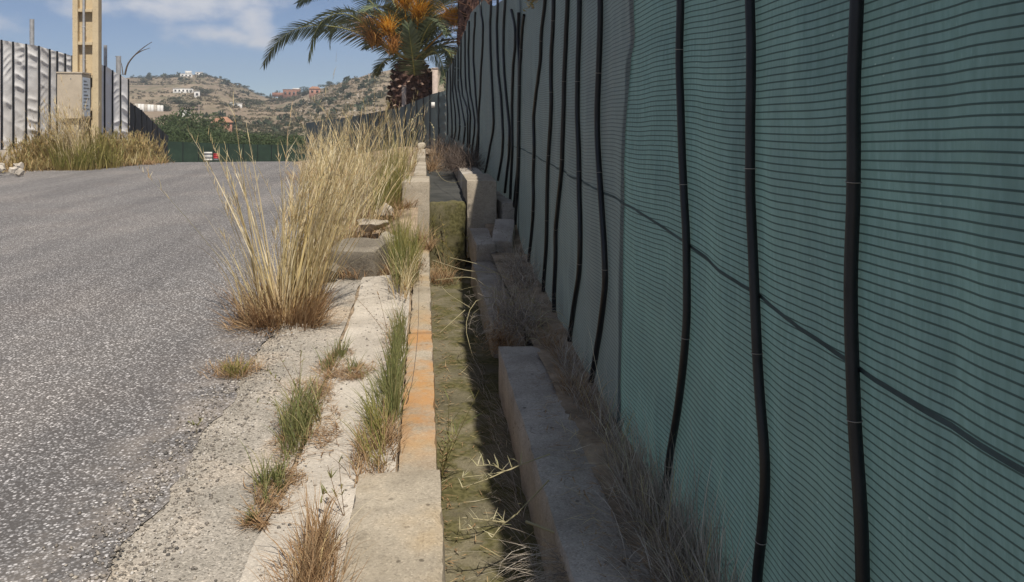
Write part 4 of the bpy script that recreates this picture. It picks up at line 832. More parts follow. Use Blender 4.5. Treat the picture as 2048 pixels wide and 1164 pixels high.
def bush(name, label, c, rad, n, L, mat, r=.002, seg=9, curl=.5, droop=.0, rays=0):
    e = empty(name, c, label, 'bush'); d = rng.normal(size=(n, 3)); d[:, 2] = np.abs(d[:, 2]) * .8; d /= np.linalg.norm(d, axis=1, keepdims=True)
    B = np.array(c) + rng.normal(size=(n, 3)) * np.array(rad) * .5; B[:, 2] = np.maximum(B[:, 2], c[2])
    P = [B]; 
    for k in range(seg):
        d = d + rng.normal(size=(n, 3)) * curl * .5; d[:, 2] -= droop; d /= np.linalg.norm(d, axis=1, keepdims=True); q = P[-1] + d * (L / seg) * rng.uniform(.6, 1.2, (n, 1))
        q[:, 2] = np.maximum(q[:, 2], c[2] - .05); q[:, 0] = np.minimum(q[:, 0], .90 + .035 * np.clip(q[:, 1] - 4, 0, 4)); P.append(q)
    P = np.stack(P, 1); w = r * 2 * rng.uniform(.5, 1.3, n)
    a = rng.random(n) * 6.28; wd = np.stack([np.cos(a), np.sin(a), rng.normal(0, .3, n)], -1); prof = np.linspace(1, .3, seg + 1)
    off = wd[:, None, :] * (w[:, None] * .5 * prof[None])[..., None]; V = np.stack([P - off, P + off], 2).reshape(-1, 3); m = (seg + 1) * 2
    q = np.stack([np.arange(seg) * 2, np.arange(seg) * 2 + 1, np.arange(seg) * 2 + 3, np.arange(seg) * 2 + 2], -1); Fc = (np.arange(n)[:, None, None] * m + q[None]).reshape(-1, 4)
    uv = np.tile(np.stack([np.tile([0, 1], seg + 1), np.repeat(np.linspace(0, 1, seg + 1), 2)], -1), (n, 1)); mesh('twigs', V, Fc, A[mat], e, uv=uv)['kind'] = 'stuff'
    return e
b1 = bush('dry_bush', 'tangled grey brown dry bush across the drain wall in the middle', (.64, 5.75, .0), (.14, .42, .10), 620, .42, 'twig', .0022, curl=.75, droop=.04)
mesh('twigs', *tubes([smooth_path(p, 12) for p in ([Z(1050, 640, 6.0), Z(1010, 600, 5.9), Z(955, 600, 5.8), Z(932, 650, 5.7), Z(945, 712, 5.6)], [Z(1060, 640, 6.0), Z(1030, 585, 6.0), Z(985, 590, 5.9)], [Z(930, 620, 5.8), Z(880, 665, 5.7)], [Z(975, 575, 6.4), Z(940, 555, 6.4), Z(870, 560, 6.4)], [Z(990, 545, 6.6), Z(930, 540, 6.6), Z(865, 520, 6.5)], [Z(1020, 560, 6.5), Z(960, 530, 6.7), Z(900, 515, 6.7)], [Z(940, 615, 5.9), Z(900, 590, 5.8), Z(885, 575, 5.8)])], .0034, 5, .5), A['palestem'], b1)['kind'] = 'stuff'
pt = []
for _ in range(46):
    p0 = np.array([rng.uniform(.52, .86), rng.uniform(5.2, 6.5), rng.uniform(.0, .12)]); d = np.array([rng.normal(-.4, .8), rng.normal(-.2, .8), rng.uniform(.5, 1.3)]); q_ = [p0]
    for k in range(6): d = d / np.linalg.norm(d); q_.append(q_[-1] + d * rng.uniform(.035, .07)); d = d + rng.normal(0, .3, 3) + np.array([0, 0, -.28])
    q_ = np.array(q_); q_[:, 0] = np.minimum(q_[:, 0], .95); pt.append(smooth_path(q_, 9))
mesh('twigs', *tubes(pt, [rng.uniform(.0015, .0032) for _ in pt], 4, .4), A['palestem'], b1)['kind'] = 'stuff'
bush('dry_bush', 'curled rusty brown dead plant hanging at the drain edge', (.52, 5.45, -.05), (.05, .12, .08), 150, .26, 'thatch', .003, curl=1.3, droop=.12)
bush('dry_bush', 'dark dry bush on the soil against the net behind the middle slabs', (.86, 7.3, .02), (.10, .7, .10), 420, .36, 'twig', .0024, curl=.7, droop=.03)
A['bush'] = mk_grass('brown_bush', (.07, .05, .04), [(.10, .075, .06), (.15, .115, .095), (.075, .055, .045), (.18, .14, .115)], .1)
bush('dry_bush', 'round dark brown bush on top of the upper drain wall', (.58, 12.9, .68), (.22, 1.0, .05), 1500, .48, 'bush', .0036, curl=.6)
bush('dry_bush', 'reddish brown dry plant beside the far end of the narrow wall', (.12, 14.5, .48), (.09, .7, .1), 330, .65, 'thatch', .0035, curl=.35)
bush('dry_bush', 'dark red brown scrub at the far foot of the tall net fence', (.45, 17.2, .62), (.3, .8, .1), 520, .6, 'bush', .005, curl=.5)
weed('pale thread of dry vine looping to the upright block', [[Z(872, 340, 12), Z(885, 358, 11), Z(905, 365, 10.2), Z(930, 360, 9.5)]], 'palestem', .02, 0, .004)
weed('thin yellow weed with dotted leaves on the mossy drain step', [[Z(925, 545, 9.3), Z(900, 500, 9.3), Z(868, 470, 9.3)], [Z(930, 530, 9.3), Z(938, 490, 9.3), Z(925, 465, 9.3)], [Z(900, 540, 9.3), Z(890, 470, 9.35), Z(880, 430, 9.4)], [Z(915, 520, 9.3), Z(880, 500, 9.35), Z(865, 440, 9.4)]], 'ygreen', .05, 16, .003, leafw=.012)
weed('seeding weed with white dots in front of the lower net fence', [[Z(838, 300, 17.8), Z(825, 260, 17.8), Z(818, 240, 17.8)], [Z(840, 300, 17.8), Z(850, 262, 17.8), Z(842, 230, 17.8)], [Z(868, 300, 17.8), Z(868, 262, 17.8), Z(862, 246, 17.8)], [Z(806, 262, 17.5), Z(825, 240, 17.5), Z(843, 226, 17.5)]], 'palestem', .06, 14, .007, leafw=.03)
# left roadside weeds
vz = lambda x, y: verge_z(x, y)
WL = [(pz(8, 335, .1), 1.2, .16, 50), (pz(60, 332, .1), .8, .26, 130), (pz(112, 330, .1), .8, .55, 420), (pz(160, 328, .1), 1.0, .8, 480), (pz(205, 325, .1), 1.0, .8, 480), (pz(250, 322, .1), 1.0, .8, 440), (pz(290, 318, .1), .9, .7, 300)]
LB = ['sparse dry weeds at the foot of the plinth beside the rubble heap', 'golden dry weeds before the plinth left of the cabinet', 'thick golden weeds under the cabinet', 'dry weeds around the foot of the cream pylon', 'golden weeds right of the pylon foot', 'bushy golden weeds at the end of the white tarp fence', 'low dry weeds furthest along the left verge']
for (p, rx, hgt, n), lab in zip(WL, LB):
    tuft('dry_weeds', lab, 'weeds', [dict(part='stems', mat='weed', n=n, c=(p[0] - .5, p[1] + .35), r=(rx, .55), z=vz, L=(hgt, .18), tilt=(.25, .5), w=.016, heads=5, hfrac=.8, hl=1.6, hw=4.5, wander=.1), dict(part='leaves', mat='weed', n=n * 2, c=(p[0] - .4, p[1] + .2), r=(rx * 1.1, .6), z=vz, L=(.32, .1), tilt=(.4, .8), w=.02), dict(part='leaves', mat='thatch', n=n, c=(p[0] - .3, p[1] + .1), r=(rx * 1.1, .5), z=vz, L=(.22, .08), tilt=(.6, .8), w=.018)], 'dry weeds along the left verge')
q = pd(140, 300, 22.4)
tuft('tall_grass', 'tall pale grass leaning left across the cabinet front', 'grass clump', [dict(part='stems', mat='straw', n=170, c=(q[0] + .3, q[1] - .25), r=(.45, .3), z=vz, L=(1.7, .35), tilt=(.22, .35), lean=(PI, .7), w=.013, heads=7, hfrac=.9, hl=1.8, hw=3), dict(part='leaves', mat='ygreen', n=420, c=(q[0] + .4, q[1] - .2), r=(.7, .35), z=vz, L=(.8, .25), tilt=(.25, .6), w=.018)])
q = pd(200, 300, 23.2)
tuft('tall_grass', 'pale green grass in front of the pylon foot', 'grass clump', [dict(part='stems', mat='ygreen', n=260, c=(q[0], q[1] - .3), r=(.5, .3), z=vz, L=(.9, .25), tilt=(.2, .4), w=.015, heads=4, hl=1.5, hw=3)])

# ------------------------------------------------------------------ palm
PB = pd(824, 215, 26.0); pcx, pcy = PB[0], PB[1]; ZC = float(pd(824, 140, 26.0)[2])
palm = empty('date_palm', (pcx, pcy, -.2), 'stout date palm with arching fronds and hanging orange fruit bunches', 'palm tree')
zz = np.linspace(-.2, ZC + .55, 30); rr_ = np.interp(zz, [-.2, 1.0, 1.9, 2.4, 2.9, ZC + .1, ZC + .55], [.55, .6, .66, .64, .52, .36, .12])
a = np.linspace(0, 2 * PI, 28, endpoint=False); TV = np.stack([pcx + rr_[:, None] * np.cos(a), pcy + rr_[:, None] * np.sin(a), np.repeat(zz[:, None], 28, 1)], -1)
TV[..., :2] += .03 * rng.normal(size=TV[..., :2].shape)
k = np.arange(29)[:, None] * 28; j = np.arange(28)[None]; TF = np.stack([k + j, k + (j + 1) % 28, k + 28 + (j + 1) % 28, k + 28 + j], -1).reshape(-1, 4)
mesh('trunk', TV.reshape(-1, 3), TF, A['palmbark'], palm)
# cut leaf bases in a spiral
sv_ = np.array([[-.5, 0, -.30], [.5, 0, -.30], [.5, 0, .32], [-.5, 0, .32], [-.62, -1, -.06], [0, -1.0, -.34], [.62, -1, -.02], [0, -1, .34]]) * np.array([.15, .15, .15])
me0 = bpy.data.meshes.new('leaf_base'); me0.from_pydata([tuple(v) for v in sv_], [], [(4, 5, 6, 7), (0, 1, 5), (0, 5, 4), (1, 2, 6), (1, 6, 5), (2, 3, 7), (2, 7, 6), (3, 0, 4), (3, 4, 7)]); me0.materials.append(A['palmbark']); me0.materials.append(A['palmcut']); me0.polygons[0].material_index = 1; me0.update(); me1 = me0.copy(); me1.polygons[0].material_index = 0
for i in range(150):
    z = .9 + (ZC + .25 - .9) * i / 150; th = i * 2.39996; r = np.interp(z, zz, rr_)
    o = link('leaf_base', me0 if rng.random() < .42 else me1, palm); o.location = (r * math.cos(th), r * math.sin(th), z + .2); o.rotation_euler = (R(-28 + rng.uniform(-14, 14)), rng.uniform(-.2, .2), th + PI / 2 + rng.uniform(-.15, .15)); s_ = rng.uniform(.8, 1.25); o.scale = (s_, s_, s_)
def frond(path, W_=.55, n=58, droop=.35, mat='frond', wl=.030, t_start=.14, twist=None):
    P = smooth_path(path, 40); d = np.linspace(0, 1, 40); T = np.gradient(P, axis=0); T /= np.linalg.norm(T, axis=1, keepdims=True)
    side = np.cross(T, [0, 0, 1.]); bad = np.linalg.norm(side, axis=1) < .2; side[bad] = twist if twist is not None else np.array([1., 0, 0]); side /= np.linalg.norm(side, axis=1, keepdims=True)
    if twist is not None:
        tw = np.asarray(twist, float); side = np.tile(tw, (40, 1)) - T * (T @ tw)[:, None]; side /= np.linalg.norm(side, axis=1, keepdims=True)
    up = np.cross(side, T)
    V, Fc = tubes([P], .034, 5, .15); o = mesh('frond', V, Fc, A['rachis'], palm, smooth=True)
    Bs = []; D = []; L = []; TT = []
    for sgn in (-1, 1):
        for t in np.linspace(t_start, .995, n):
            i = t * 39; i0 = min(38, int(i)); f = i - i0; b = P[i0] * (1 - f) + P[i0 + 1] * f; tt = T[i0]; sd = side[i0] * sgn; u = up[i0]
            lf_ = W_ * np.interp(t, [t_start, .3, .6, .85, 1], [.55, 1, 1, .75, .35]) * rng.uniform(.85, 1.1); fw = np.interp(t, [0, .5, 1], [.55, .8, 1.7])
            dv = sd + tt * fw + u * rng.uniform(.05, .35); dv /= np.linalg.norm(dv); Bs.append(b); D.append(dv); L.append(lf_); TT.append(tt)
    B = np.array(Bs); D = np.array(D); L = np.array(L); m = len(B); k = np.array([0, .33, .68, 1.])
    Q = B[:, None] + D[:, None] * (L[:, None] * k)[..., None]; Q[..., 2] -= droop * (L[:, None] * k ** 2) * rng.uniform(.6, 1.3, (m, 1))
    wv = np.array(TT) - D * (np.array(TT) * D).sum(1)[:, None]; wv /= np.linalg.norm(wv, axis=1, keepdims=True) + 1e-6; wv = wv + rng.normal(0, .22, (m, 3)); wv /= np.linalg.norm(wv, axis=1, keepdims=True)
    off = wv[:, None] * (wl * .5 * np.array([.6, 1, .8, .08]))[None, :, None]; V = np.stack([Q - off, Q + off], 2).reshape(-1, 3)
    qd = np.stack([np.arange(3) * 2, np.arange(3) * 2 + 1, np.arange(3) * 2 + 3, np.arange(3) * 2 + 2], -1); Fc = (np.arange(m)[:, None, None] * 8 + qd[None]).reshape(-1, 4)
    uv = np.tile(np.stack([np.tile([0, 1], 4), np.repeat(k, 2)], -1), (m, 1)); mesh('leaflets', V, Fc, A[mat], o, uv=uv)
d0 = 26.0; cr = lambda dx=0, dz=0: np.array([pcx + dx, pcy, ZC + .1 + dz])
TR = [  # traced fronds: pixel, depth
 ([(822, 128, 26), (770, 92, 25.6), (700, 60, 25.2), (640, 51, 25), (598, 56, 25), (568, 72, 25), (545, 96, 25), (527, 130, 25)], .62, 74),
 ([(822, 120, 26), (780, 98, 25), (742, 62, 24.4), (708, 34, 24), (676, 27, 23.8), (645, 42, 23.6), (626, 76, 23.5), (617, 118, 23.5)], .55, 70),
 ([(822, 125, 26), (780, 70, 27), (735, 40, 28), (690, 45, 29), (662, 62, 29.5), (659, 95, 29.5)], .5, 60),
 ([(824, 110, 26), (790, 60, 26), (750, 12, 26), (700, -25, 26), (640, -20, 26), (596, 6, 26)], .6, 60),
 ([(826, 110, 26), (800, 40, 26.5), (770, -30, 27), (720, -90, 27.5), (650, -110, 28)], .6, 60),
 ([(830, 105, 26), (830, 20, 26), (850, -60, 26), (900, -110, 26)], .6, 60),
 ([(836, 105, 26), (860, 30, 26), (900, -20, 25.5), (960, -40, 25)], .6, 60),
 ([(838, 115, 26), (868, 60, 25), (898, 28, 24), (918, 20, 23.5), (927, 48, 23)], .5, 60),
 ([(838, 120, 26), (870, 80, 27), (905, 60, 28), (935, 70, 29)], .55, 54),
 ([(845, 120, 26), (866, 103, 24.8), (880, 118, 23.6), (889, 150, 22.9), (893, 184, 22.6)], .5, 60),
 ([(842, 118, 26), (872, 96, 25.5), (898, 105, 25), (905, 140, 24.5)], .5, 54),
 ([(835, 112, 26), (848, 70, 25), (868, 40, 24), (885, 45, 23), (896, 70, 22.5)], .5, 54),
 ([(815, 125, 26), (785, 118, 26.5), (765, 125, 27), (752, 150, 27.5)], .4, 40),
 ([(820, 110, 26), (806, 30, 27), (770, -10, 28), (735, 0, 29)], .55, 54)]
for i_, (pts, w_, n_) in enumerate(TR): frond([pd(*p) for p in pts], w_ * 1.05, int(n_ * 1.3), wl=.036, droop=.16, twist=((0, -.75, .66) if i_ < 5 or i_ == 13 else (0, .7, .7) if i_ in (7, 9) else None))
frond([pd(829, 152, 25.5), pd(827, 130, 24.4), pd(823, 98, 23.5), pd(819, 70, 23.1), pd(817, 50, 23.0)], .62, 60, droop=.05, wl=.055, t_start=.05, twist=(1, 0, .0))
for i in range(30):                    # the rest of the crown: back, far right and upright fronds
    th = rng.uniform(-.3, PI * .8) if i < 20 else rng.uniform(0, 2 * PI); up0 = rng.uniform(.5, 1.35) if math.cos(th) > -.2 and math.sin(th) > -.2 else rng.uniform(1.15, 1.45); L_f = rng.uniform(3.2, 4.4); d = np.array([math.cos(th), math.sin(th)])
    p = [cr() + [0, 0, -.1 + .3 * rng.random()]]; e_ = up0
    for k in range(6):
        p.append(p[-1] + L_f / 6 * np.array([d[0] * math.cos(e_), d[1] * math.cos(e_), math.sin(e_)])); e_ -= rng.uniform(.22, .40)
    frond(p, .62, 80, wl=.042, droop=.12)
def bunch(label, c, ends, n, mat, L, spread):
    e = mesh('fruit_bunch', *tubes([smooth_path([pd(824, 125, 25.9), pd(*c)], 8)], .03, 5, .6), A['fruit'], palm); e['label'] = label
    B = pd(*c) + rng.normal(size=(n, 3)) * spread * .35; ph = rng.random(n) * 2 * PI; a_, b_, c_ = ends
    bl = blades(B, L * rng.uniform(.6, 1.15, n), np.where(rng.random(n) < c_, a_ + rng.normal(0, .6, n), ph), rng.uniform(.1, 1.1, n), rng.uniform(1.0, 2.0, n) + b_, .024, 8, wander=.12); mesh('strands', bl[0], bl[1], A[mat], e, uv=bl[2])
bunch('golden fruit bunch at the top of the crown', (808, 6, 24.4), (-PI / 2, -.2, .3), 300, 'fruit', 1.15, .32)
bunch('orange fruit bunch left of the frontal frond', (778, 66, 24.4), (PI, .2, .45), 220, 'fruit', .9, .22)
bunch('faded orange brown fruit bunch drooping furthest left', (752, 84, 24.6), (PI, .35, .75), 300, 'fruitold', 1.15, .28)
bunch('golden fruit bunch at the right edge of the crown by the net', (905, 46, 23.6), (0, .4, 0), 300, 'fruit', .8, .16)
bunch('orange strands hanging below the left fruit bunches', (786, 100, 24.6), (-PI / 2, .4, .5), 120, 'fruitold', .8, .24)
bunch('golden strands behind the frontal frond', (838, 34, 25.0), (0, .3, 0), 200, 'fruit', 1.0, .28)
# second, shaggy palm trunk beyond the net
q = pd(950, 100, 22.5); t2 = empty('shaggy_palm_trunk', (q[0], q[1], .3), 'reddish brown shaggy palm trunk rising behind the tall net fence', 'palm trunk')
zz2 = np.linspace(.3, 6.5, 24); TV = np.stack([q[0] + .45 * np.cos(a) + 0 * zz2[:, None], q[1] + .45 * np.sin(a) + 0 * zz2[:, None], np.repeat(zz2[:, None], 28, 1)], -1); TV[..., :2] += .05 * rng.normal(size=TV[..., :2].shape)
k = np.arange(23)[:, None] * 28; TF = np.stack([k + j, k + (j + 1) % 28, k + 28 + (j + 1) % 28, k + 28 + j], -1).reshape(-1, 4); A['shag'] = mk_grass('palm_skirt', (.20, .12, .09), [(.22, .13, .09), (.32, .21, .16), (.16, .09, .07), (.40, .29, .23)], .1)
mesh('trunk', TV.reshape(-1, 3), TF, A['palmbark'], t2)
n = 900; th = rng.random(n) * 6.28; B = np.stack([q[0] + .44 * np.cos(th), q[1] + .44 * np.sin(th), rng.uniform(1.2, 6.4, n)], -1); bl = blades(B, rng.uniform(.3, .7, n), th, np.full(n, 1.5), rng.uniform(1.0, 1.5, n), .05, 4); mesh('fibre_skirt', bl[0], bl[1], A['shag'], t2, uv=bl[2])

# ------------------------------------------------------------------ trees and bushes
def crown_mesh(name, seed, n, leaf, mat, lobes=7, squash=.8, radius=1.0):
    rs = np.random.default_rng(seed); P = []
    for i in range(lobes):
        c = rs.normal(size=3) * np.array([.45, .45, .35]); c *= min(1, .62 / (np.linalg.norm(c) + 1e-6)); r = rs.uniform(.32, .55); m = n // lobes; v = rs.normal(size=(m, 3)); v /= np.linalg.norm(v, axis=1, keepdims=True)
        P.append(c + v * (r * rs.uniform(.55, 1.05, m) ** .5)[:, None] * (1 + .25 * fbm(v[:, 0] * 3 + seed, v[:, 1] * 3, v[:, 2] * 3 + i, 2))[:, None])
    P = np.concatenate(P) * np.array([1, 1, squash]); m = len(P); u = rs.normal(size=(m, 3)); u /= np.linalg.norm(u, axis=1, keepdims=True); w = np.cross(u, rs.normal(size=(m, 3))); w /= np.linalg.norm(w, axis=1, keepdims=True); s = leaf * rs.uniform(.6, 1.3, (m, 1))
    V = np.stack([P - u * s, P + w * s * .5, P + u * s, P - w * s * .5], 1).reshape(-1, 3); V[:, 2] -= V[:, 2].min() * .9
    me = bpy.data.meshes.new(name); Fc = np.arange(m * 4).reshape(-1, 4); me.vertices.add(m * 4); me.vertices.foreach_set('co', V.astype(np.float32).ravel()); me.loops.add(m * 4); me.loops.foreach_set('vertex_index', Fc.astype(np.int32).ravel()); me.polygons.add(m); me.polygons.foreach_set('loop_start', np.arange(0, m * 4, 4, dtype=np.int32)); me.update(calc_edges=True); me.materials.append(A[mat]); return me
def trunk_mesh():
    V, Fc = tubes([[[0, 0, -.25], [.02, .01, .2], [-.02, .02, .55]], [[0, .01, .25], [.15, .08, .5], [.25, .12, .75]], [[0, .01, .22], [-.16, -.06, .5], [-.28, .02, .7]]], [.07, .04, .04], 6, .5)
    me = bpy.data.meshes.new('trunk'); me.from_pydata([tuple(v) for v in V], [], [tuple(int(i) for i in f) for f in Fc]); me.materials.append(A['bark']); me.update(); return me
TM = trunk_mesh()
CM = {k: [crown_mesh('crown', i * 7 + 3, n, lf_, k, squash=sq) for i in range(3)] for k, n, lf_, sq in (('leaf', 2600, .045, .85), ('leafdark', 1500, .055, .9), ('leafolive', 1500, .05, .75))}
def tree(label, p, rad, hgt, kind='leaf', group=None, name='tree', trunk=True):
    e = empty(name, p, label, 'tree', group); v = random.randrange(3); c = link('crown', CM[kind][v], e); c.scale = (rad, rad, hgt * .62); c.location = (0, 0, hgt * (.12 if trunk else -.05)); c.rotation_euler = (0, 0, random.random() * 6.28)
    if trunk: t = link('trunk', TM, e); t.scale = (rad * .8, rad * .8, hgt * .75)
    return e
def tree_px(label, px, row_top, D, rad, kind='leaf', group=None, name='tree', trunk=True, minh=1.2):
    g = on_ground(px, D); az_ = math.atan((px - CX) / F) + YAW; zt = HC + (HY - row_top) / F * D * math.cos(az_ - YAW); return tree(label, g, rad, max(minh, zt - g[2]), kind, group, name, trunk)
OG = 'orchard trees in the valley'
OL = 'rounded dark green orchard tree in the valley beyond the far fence'
for px, rt, D, rad in [(345, 232, 92, 3.2), (372, 214, 104, 3.6), (398, 222, 100, 3.2), (352, 250, 78, 2.6), (385, 252, 76, 2.6), (415, 250, 82, 2.7), (345, 268, 72, 2.0), (372, 270, 71, 2.0), (400, 268, 72, 2.0), (425, 266, 74, 2.0), (440, 262, 88, 2.6), (462, 262, 84, 2.6), (487, 263, 90, 2.8), (512, 262, 86, 2.6), (536, 263, 92, 2.8), (560, 264, 88, 2.6), (584, 266, 94, 2.8), (606, 268, 90, 2.6), (455, 276, 74, 2.0), (480, 277, 72, 2.0), (505, 276, 75, 2.0), (530, 277, 73, 2.0), (556, 278, 75, 2.0), (580, 280, 73, 2.0), (605, 280, 75, 2.2), (630, 275, 86, 2.4), (655, 272, 92, 2.6), (420, 236, 112, 2.6), (333, 246, 100, 2.8)]:
    tree_px(OL, px, rt, D, rad, 'leaf', OG)
for px, rb, rt, rad, kind, lab in [(500, 215, 195, 5.6, 'leafdark', 'large dark round tree beside the white arched house'), (458, 214, 200, 3, 'leafdark', 'small dark tree left of the white arched house'), (575, 250, 233, 2.3, 'leafdark', 'round dark bush on the striped terraces'), (594, 248, 236, 1.6, 'leafolive', 'small olive bush right of the round one on the terraces'),
   (378, 220, 202, 4.2, 'leafdark', 'dark broad tree above the orchard left of the wooden pole'), (335, 222, 200, 3.2, 'leafdark', 'dark tree right of the cream retaining wall'), (362, 208, 192, 4.5, 'leafdark', 'dark tree below the long white house'), (393, 188, 172, 5, 'leafdark', 'tree right of the long white house'),
   (692, 215, 202, 4, 'leafolive', 'grey green shrub low on the right hill'), (672, 238, 226, 2.6, 'leafolive', 'shrub above the lower net fence on the right hill'), (615, 188, 172, 5, 'leafdark', 'wide dark tree between the red villa and the pink house'), (600, 186, 173, 4.2, 'leafdark', 'dark tree just right of the red brown villa'),
   (652, 174, 165, 2.6, 'leafdark', 'dark ridge tree right of the pink house'), (662, 171, 162, 2.3, 'leafdark', 'taller ridge bush right of the pink house'), (674, 169, 163, 1.8, 'leafdark', 'lone round bush on the right ridge'), (688, 165, 161, 1.0, 'leafdark', 'tiny bush furthest up the right ridge'),
   (565, 202, 192, 2.5, 'leafolive', 'bush in front of the red brown villa'), (545, 203, 196, 2.2, 'leafolive', 'bush below the cypresses'), (585, 203, 193, 3.0, 'leafolive', 'hedge bush at the terrace of the red brown villa'), (765, 195, 165, 3.0, 'leafolive', 'grey green bush left of the palm trunk'), (598, 230, 218, 3.0, 'leafolive', 'olive shrub by the terrace path'), (630, 236, 224, 2.4, 'leafolive', 'shrub where the terraces meet the right hill')]:
    p, D = hit_ground(px, rb); tree(lab, p, rad * D / 260, (rb - rt) / F * D, kind, name='tree', trunk=False)
for px, rt, w in ((540, 182, .8), (551, 179, 1.2), (561, 177, .8), (296, 146, 1.6), (303, 144, 2.2), (282, 150, 2.2)):
    p, D = hit_ground(px, rt + 16); tree('slim dark cypress tree standing on the skyline', p, w * D / 330, 16 / F * D, 'leafdark', 'cypresses on the skyline', 'cypress_tree', False)
for i, px in enumerate(list(np.arange(266, 350, 9)) + list(np.arange(408, 548, 6.5))):
    az_ = math.atan((px - CX) / F) + YAW; Dr, zr_ = ridge(np.array(az_)); D = float(Dr) * .985; g = np.array([D * math.sin(az_), D * math.cos(az_), float(ground_z(np.array(az_), np.array(D)))])
    tree('dark bushy tree in the row along the left ridge line', g, rng.uniform(1.6, 2.8), rng.uniform(1.3, 2.8), 'leafdark', 'trees along the left ridge', 'tree', False)
# scrub and stones over the hillsides
def scatter(name, n, label, cat, sizes, mat, tri, pxr=(255, 800), thresh=-.1, dr=(.02, .99), zs_=.7, rowbias=False):
    px = rng.uniform(*pxr, n * 3); az_ = np.arctan((px - CX) / F) + YAW; Dr, _ = ridge(az_); t = rng.uniform(*dr, n * 3) ** .7; D = 105 + (Dr - 105) * t; X = D * np.sin(az_); Y = D * np.cos(az_)
    keep = fbm(X / 25, Y / 25, 9, 3) > thresh; X, Y, D, az_ = (v[keep][:n] for v in (X, Y, D, az_)); z = ground_z(az_, D); m = len(X); s = rng.uniform(*sizes, m) * (.55 + D / 500)
    k = tri; v = rng.normal(size=(m, k, 3)); v /= np.linalg.norm(v, axis=2, keepdims=True); C = np.stack([X, Y, z + s * .25], -1)[:, None] + v * (s[:, None] * rng.uniform(.3, 1, (m, k)))[..., None] * np.array([1, 1, zs_])
    u = rng.normal(size=(m, k, 3)); w = rng.normal(size=(m, k, 3)); q = (s * .55)[:, None, None]; u = u / np.linalg.norm(u, axis=2, keepdims=True) * q; w = w / np.linalg.norm(w, axis=2, keepdims=True) * q
    V = np.stack([C - u, C + w, C + u], 2).reshape(-1, 3); return tag(mesh(name, V, np.arange(len(V)).reshape(-1, 3), A[mat]), label, cat, kind='stuff')
scatter('hillside_scrub', 2000, 'low dry scrub covering the terraced hillsides', 'scrub', (.3, .9), 'scrub', 14)
scatter('hillside_bushes', 130, 'scattered dark bushes over the hillsides', 'bushes', (.7, 1.8), 'leafdark', 30, thresh=.1)
scatter('hillside_stones', 900, 'pale stones littering the right hillside', 'stones', (.15, .6), 'apron_smooth', 5, pxr=(600, 800), thresh=-.3)
# rows of low crops on the striped terraces
rows = []
for D in np.arange(112, 215, 6.5):
    for px in np.arange(405, 660, 1.0):
        if fbm(px / 30, D / 9, 4, 2) > -.25: rows.append((px + rng.uniform(-.5, .5), D + rng.normal(0, .5)))
rows = np.array(rows); az_ = np.arctan((rows[:, 0] - CX) / F) + YAW; D = rows[:, 1]; zg = ground_z(az_, D); m = len(D); kk = 10; C = np.stack([D * np.sin(az_), D * np.cos(az_), zg + .15], -1)[:, None] + rng.normal(size=(m, kk, 3)) * np.array([.25, .4, .16]); u = rng.normal(size=(m, kk, 3)) * .16; w = rng.normal(size=(m, kk, 3)) * .16
V = np.stack([C - u, C + w, C + u], 2).reshape(-1, 3); tag(mesh('terrace_crops', V, np.arange(len(V)).reshape(-1, 3), A['leafolive']), 'rows of low green crops striping the terraces', 'crops', kind='stuff')

# ------------------------------------------------------------------ houses
def house(name, label, px0, px1, r_top, r_bot, wall='plaster', roof=None, depth=5., nwin=3, extra=None, turn=0., cat='house'):
    pm, D = hit_ground((px0 + px1) / 2, r_bot); w = (px1 - px0) / F * D; h = max(1.2, (r_bot - r_top) / F * D); b = math.atan2(pm[0], pm[1])
    e = empty(name, pm, label, cat)
    def pb(nm, x0, x1, y0, y1, z0, z1, mt, par=None): V, Fc = boxv(x0, x1, y0, y1, z0, z1); V = rotz(V, -b + turn); V = V + np.array(pm); return mesh(nm, V, Fc, A[mt], par or e)
    pb('wall', -w / 2, w / 2, 0, depth, -2.0, h, wall)
    if roof == 'hip':
        V = np.array([[-w / 2 - .3, -.3, h], [w / 2 + .3, -.3, h], [w / 2 + .3, depth + .3, h], [-w / 2 - .3, depth + .3, h], [-w / 4, depth / 2, h + 1.1], [w / 4, depth / 2, h + 1.1]]); mesh('roof', rotz(V, -b + turn) + pm, [(0, 1, 5, 4), (1, 2, 5), (2, 3, 4, 5), (3, 0, 4), (3, 2, 1, 0)], A['tile'], e)
    else: rf = pb('roof', -w / 2 - .15, w / 2 + .15, -.15, depth + .15, h, h + .22, 'plaster' if wall == 'plaster' else 'tile')
    for i in range(nwin):
        x = -w / 2 + w * (i + .6) / (nwin + .2); ww = min(.5, w / nwin * .22); win = pb('window', x - ww, x + ww, -.05, .02, h * .38, h * .74, 'window'); pb('sill', x - ww - .08, x + ww + .08, -.12, -.02, h * .38 - .1, h * .38 - .02, wall, win)
    if extra:
        for (fx0, fx1, fz0, fz1, mt) in extra: pb('annexe', -w / 2 + fx0 * w, -w / 2 + fx1 * w, depth * .1, depth * .8, fz0 * h, fz1 * h, mt)
    return e
house('hilltop_villa', 'white villa with stepped upper storey on the left hilltop', 362, 383, 148.5, 155, extra=[(.4, .95, 1.0, 1.9, 'plaster')], nwin=3, depth=7)
house('hilltop_house', 'small white house right of the villa on the left hilltop', 392, 405, 145, 150, nwin=2)
house('long_white_house', 'long low white building halfway up the left hill', 349, 384, 178, 186, nwin=5)
house('cream_hut', 'small cream hut just right of the long white building', 389, 399, 184, 195, nwin=1, depth=3)
house('arched_white_house', 'little white house with an arch beside the large dark tree', 461, 483, 208, 214.5, nwin=1, extra=[(.0, .3, .9, 1.35, 'plaster')], depth=4)
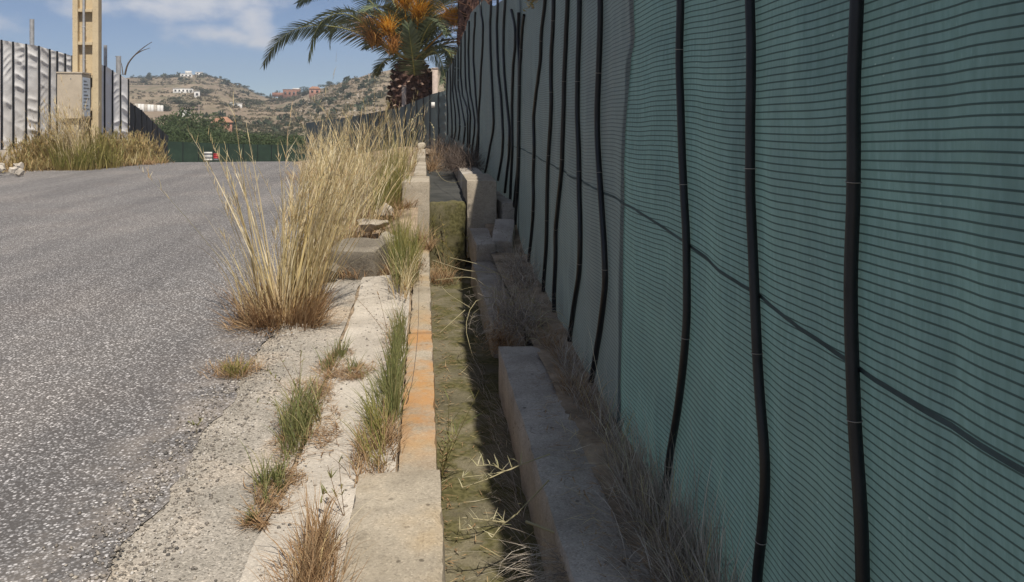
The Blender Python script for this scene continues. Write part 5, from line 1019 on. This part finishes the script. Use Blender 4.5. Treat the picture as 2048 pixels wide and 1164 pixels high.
house('red_villa', 'red brown villa with a flat pale roof on the saddle', 567, 600, 180, 195, 'brownwall', None, nwin=4, extra=[(-.6, .05, .1, .62, 'brownwall'), (.55, 1.02, 1.03, 1.2, 'plaster')], depth=7)
house('pink_house', 'pinkish house right of the dark trees near the saddle', 619, 640, 178, 190, 'pink', 'hip', nwin=2)
house('ruined_farmhouse', 'low farm ruin with salmon tiled roof above the orchard', 427, 462, 249, 257, 'pink', 'hip', nwin=3, depth=3)
house('white_shed', 'tilted white sheet-roofed shed among the orchard trees', 366, 381, 224, 234, nwin=1, depth=2, turn=.5, cat='shed')
pm, D = hit_ground(298, 223)
w = 48 / F * D; bb = math.atan2(pm[0], pm[1]); e = empty('retaining_wall', pm, 'long cream retaining wall below the left hill terraces', 'wall')
for i in range(9): V, Fc = boxv(-w / 2 + w * i / 9 + .02, -w / 2 + w * (i + 1) / 9 - .02, 0, .4, -1, 14 / F * D - i * .06); mesh('panel', rotz(V, -bb) + pm, Fc, A['plaster'] if i % 3 else A['apron_smooth'], e)
p0, D = hit_ground(398, 245); e = empty('utility_pole', p0, 'wooden utility pole standing above the orchard', 'pole'); mesh('shaft', *tubes([[p0 + [0, 0, -.3], p0 + [0, 0, 33 / F * D]]], .14, 6, .8), A['post_c'], e); V, Fc = boxv(-.5, .5, -.05, .05, -.06, .06); mesh('crossarm', V + p0 + [0, 0, 31 / F * D], Fc, A['post_c'], e)

# ------------------------------------------------------------------ air
V, Fc = boxv(-1000, 1000, -320, 1000, -12, 62)
hz = mesh('haze', V, Fc, bpy.data.materials.new('haze_air')); tag(hz, 'thin pale haze over the valley', 'haze', kind='stuff')
hm = hz.data.materials[0]; hm.use_nodes = True; hm.node_tree.nodes.clear(); ho = hm.node_tree.nodes.new('ShaderNodeOutputMaterial'); hv = hm.node_tree.nodes.new('ShaderNodeVolumePrincipled')
hv.inputs['Color'].default_value = (.86, .90, .96, 1); hv.inputs['Density'].default_value = .0007; hv.inputs['Anisotropy'].default_value = .2; hm.node_tree.links.new(hv.outputs[0], ho.inputs['Volume'])
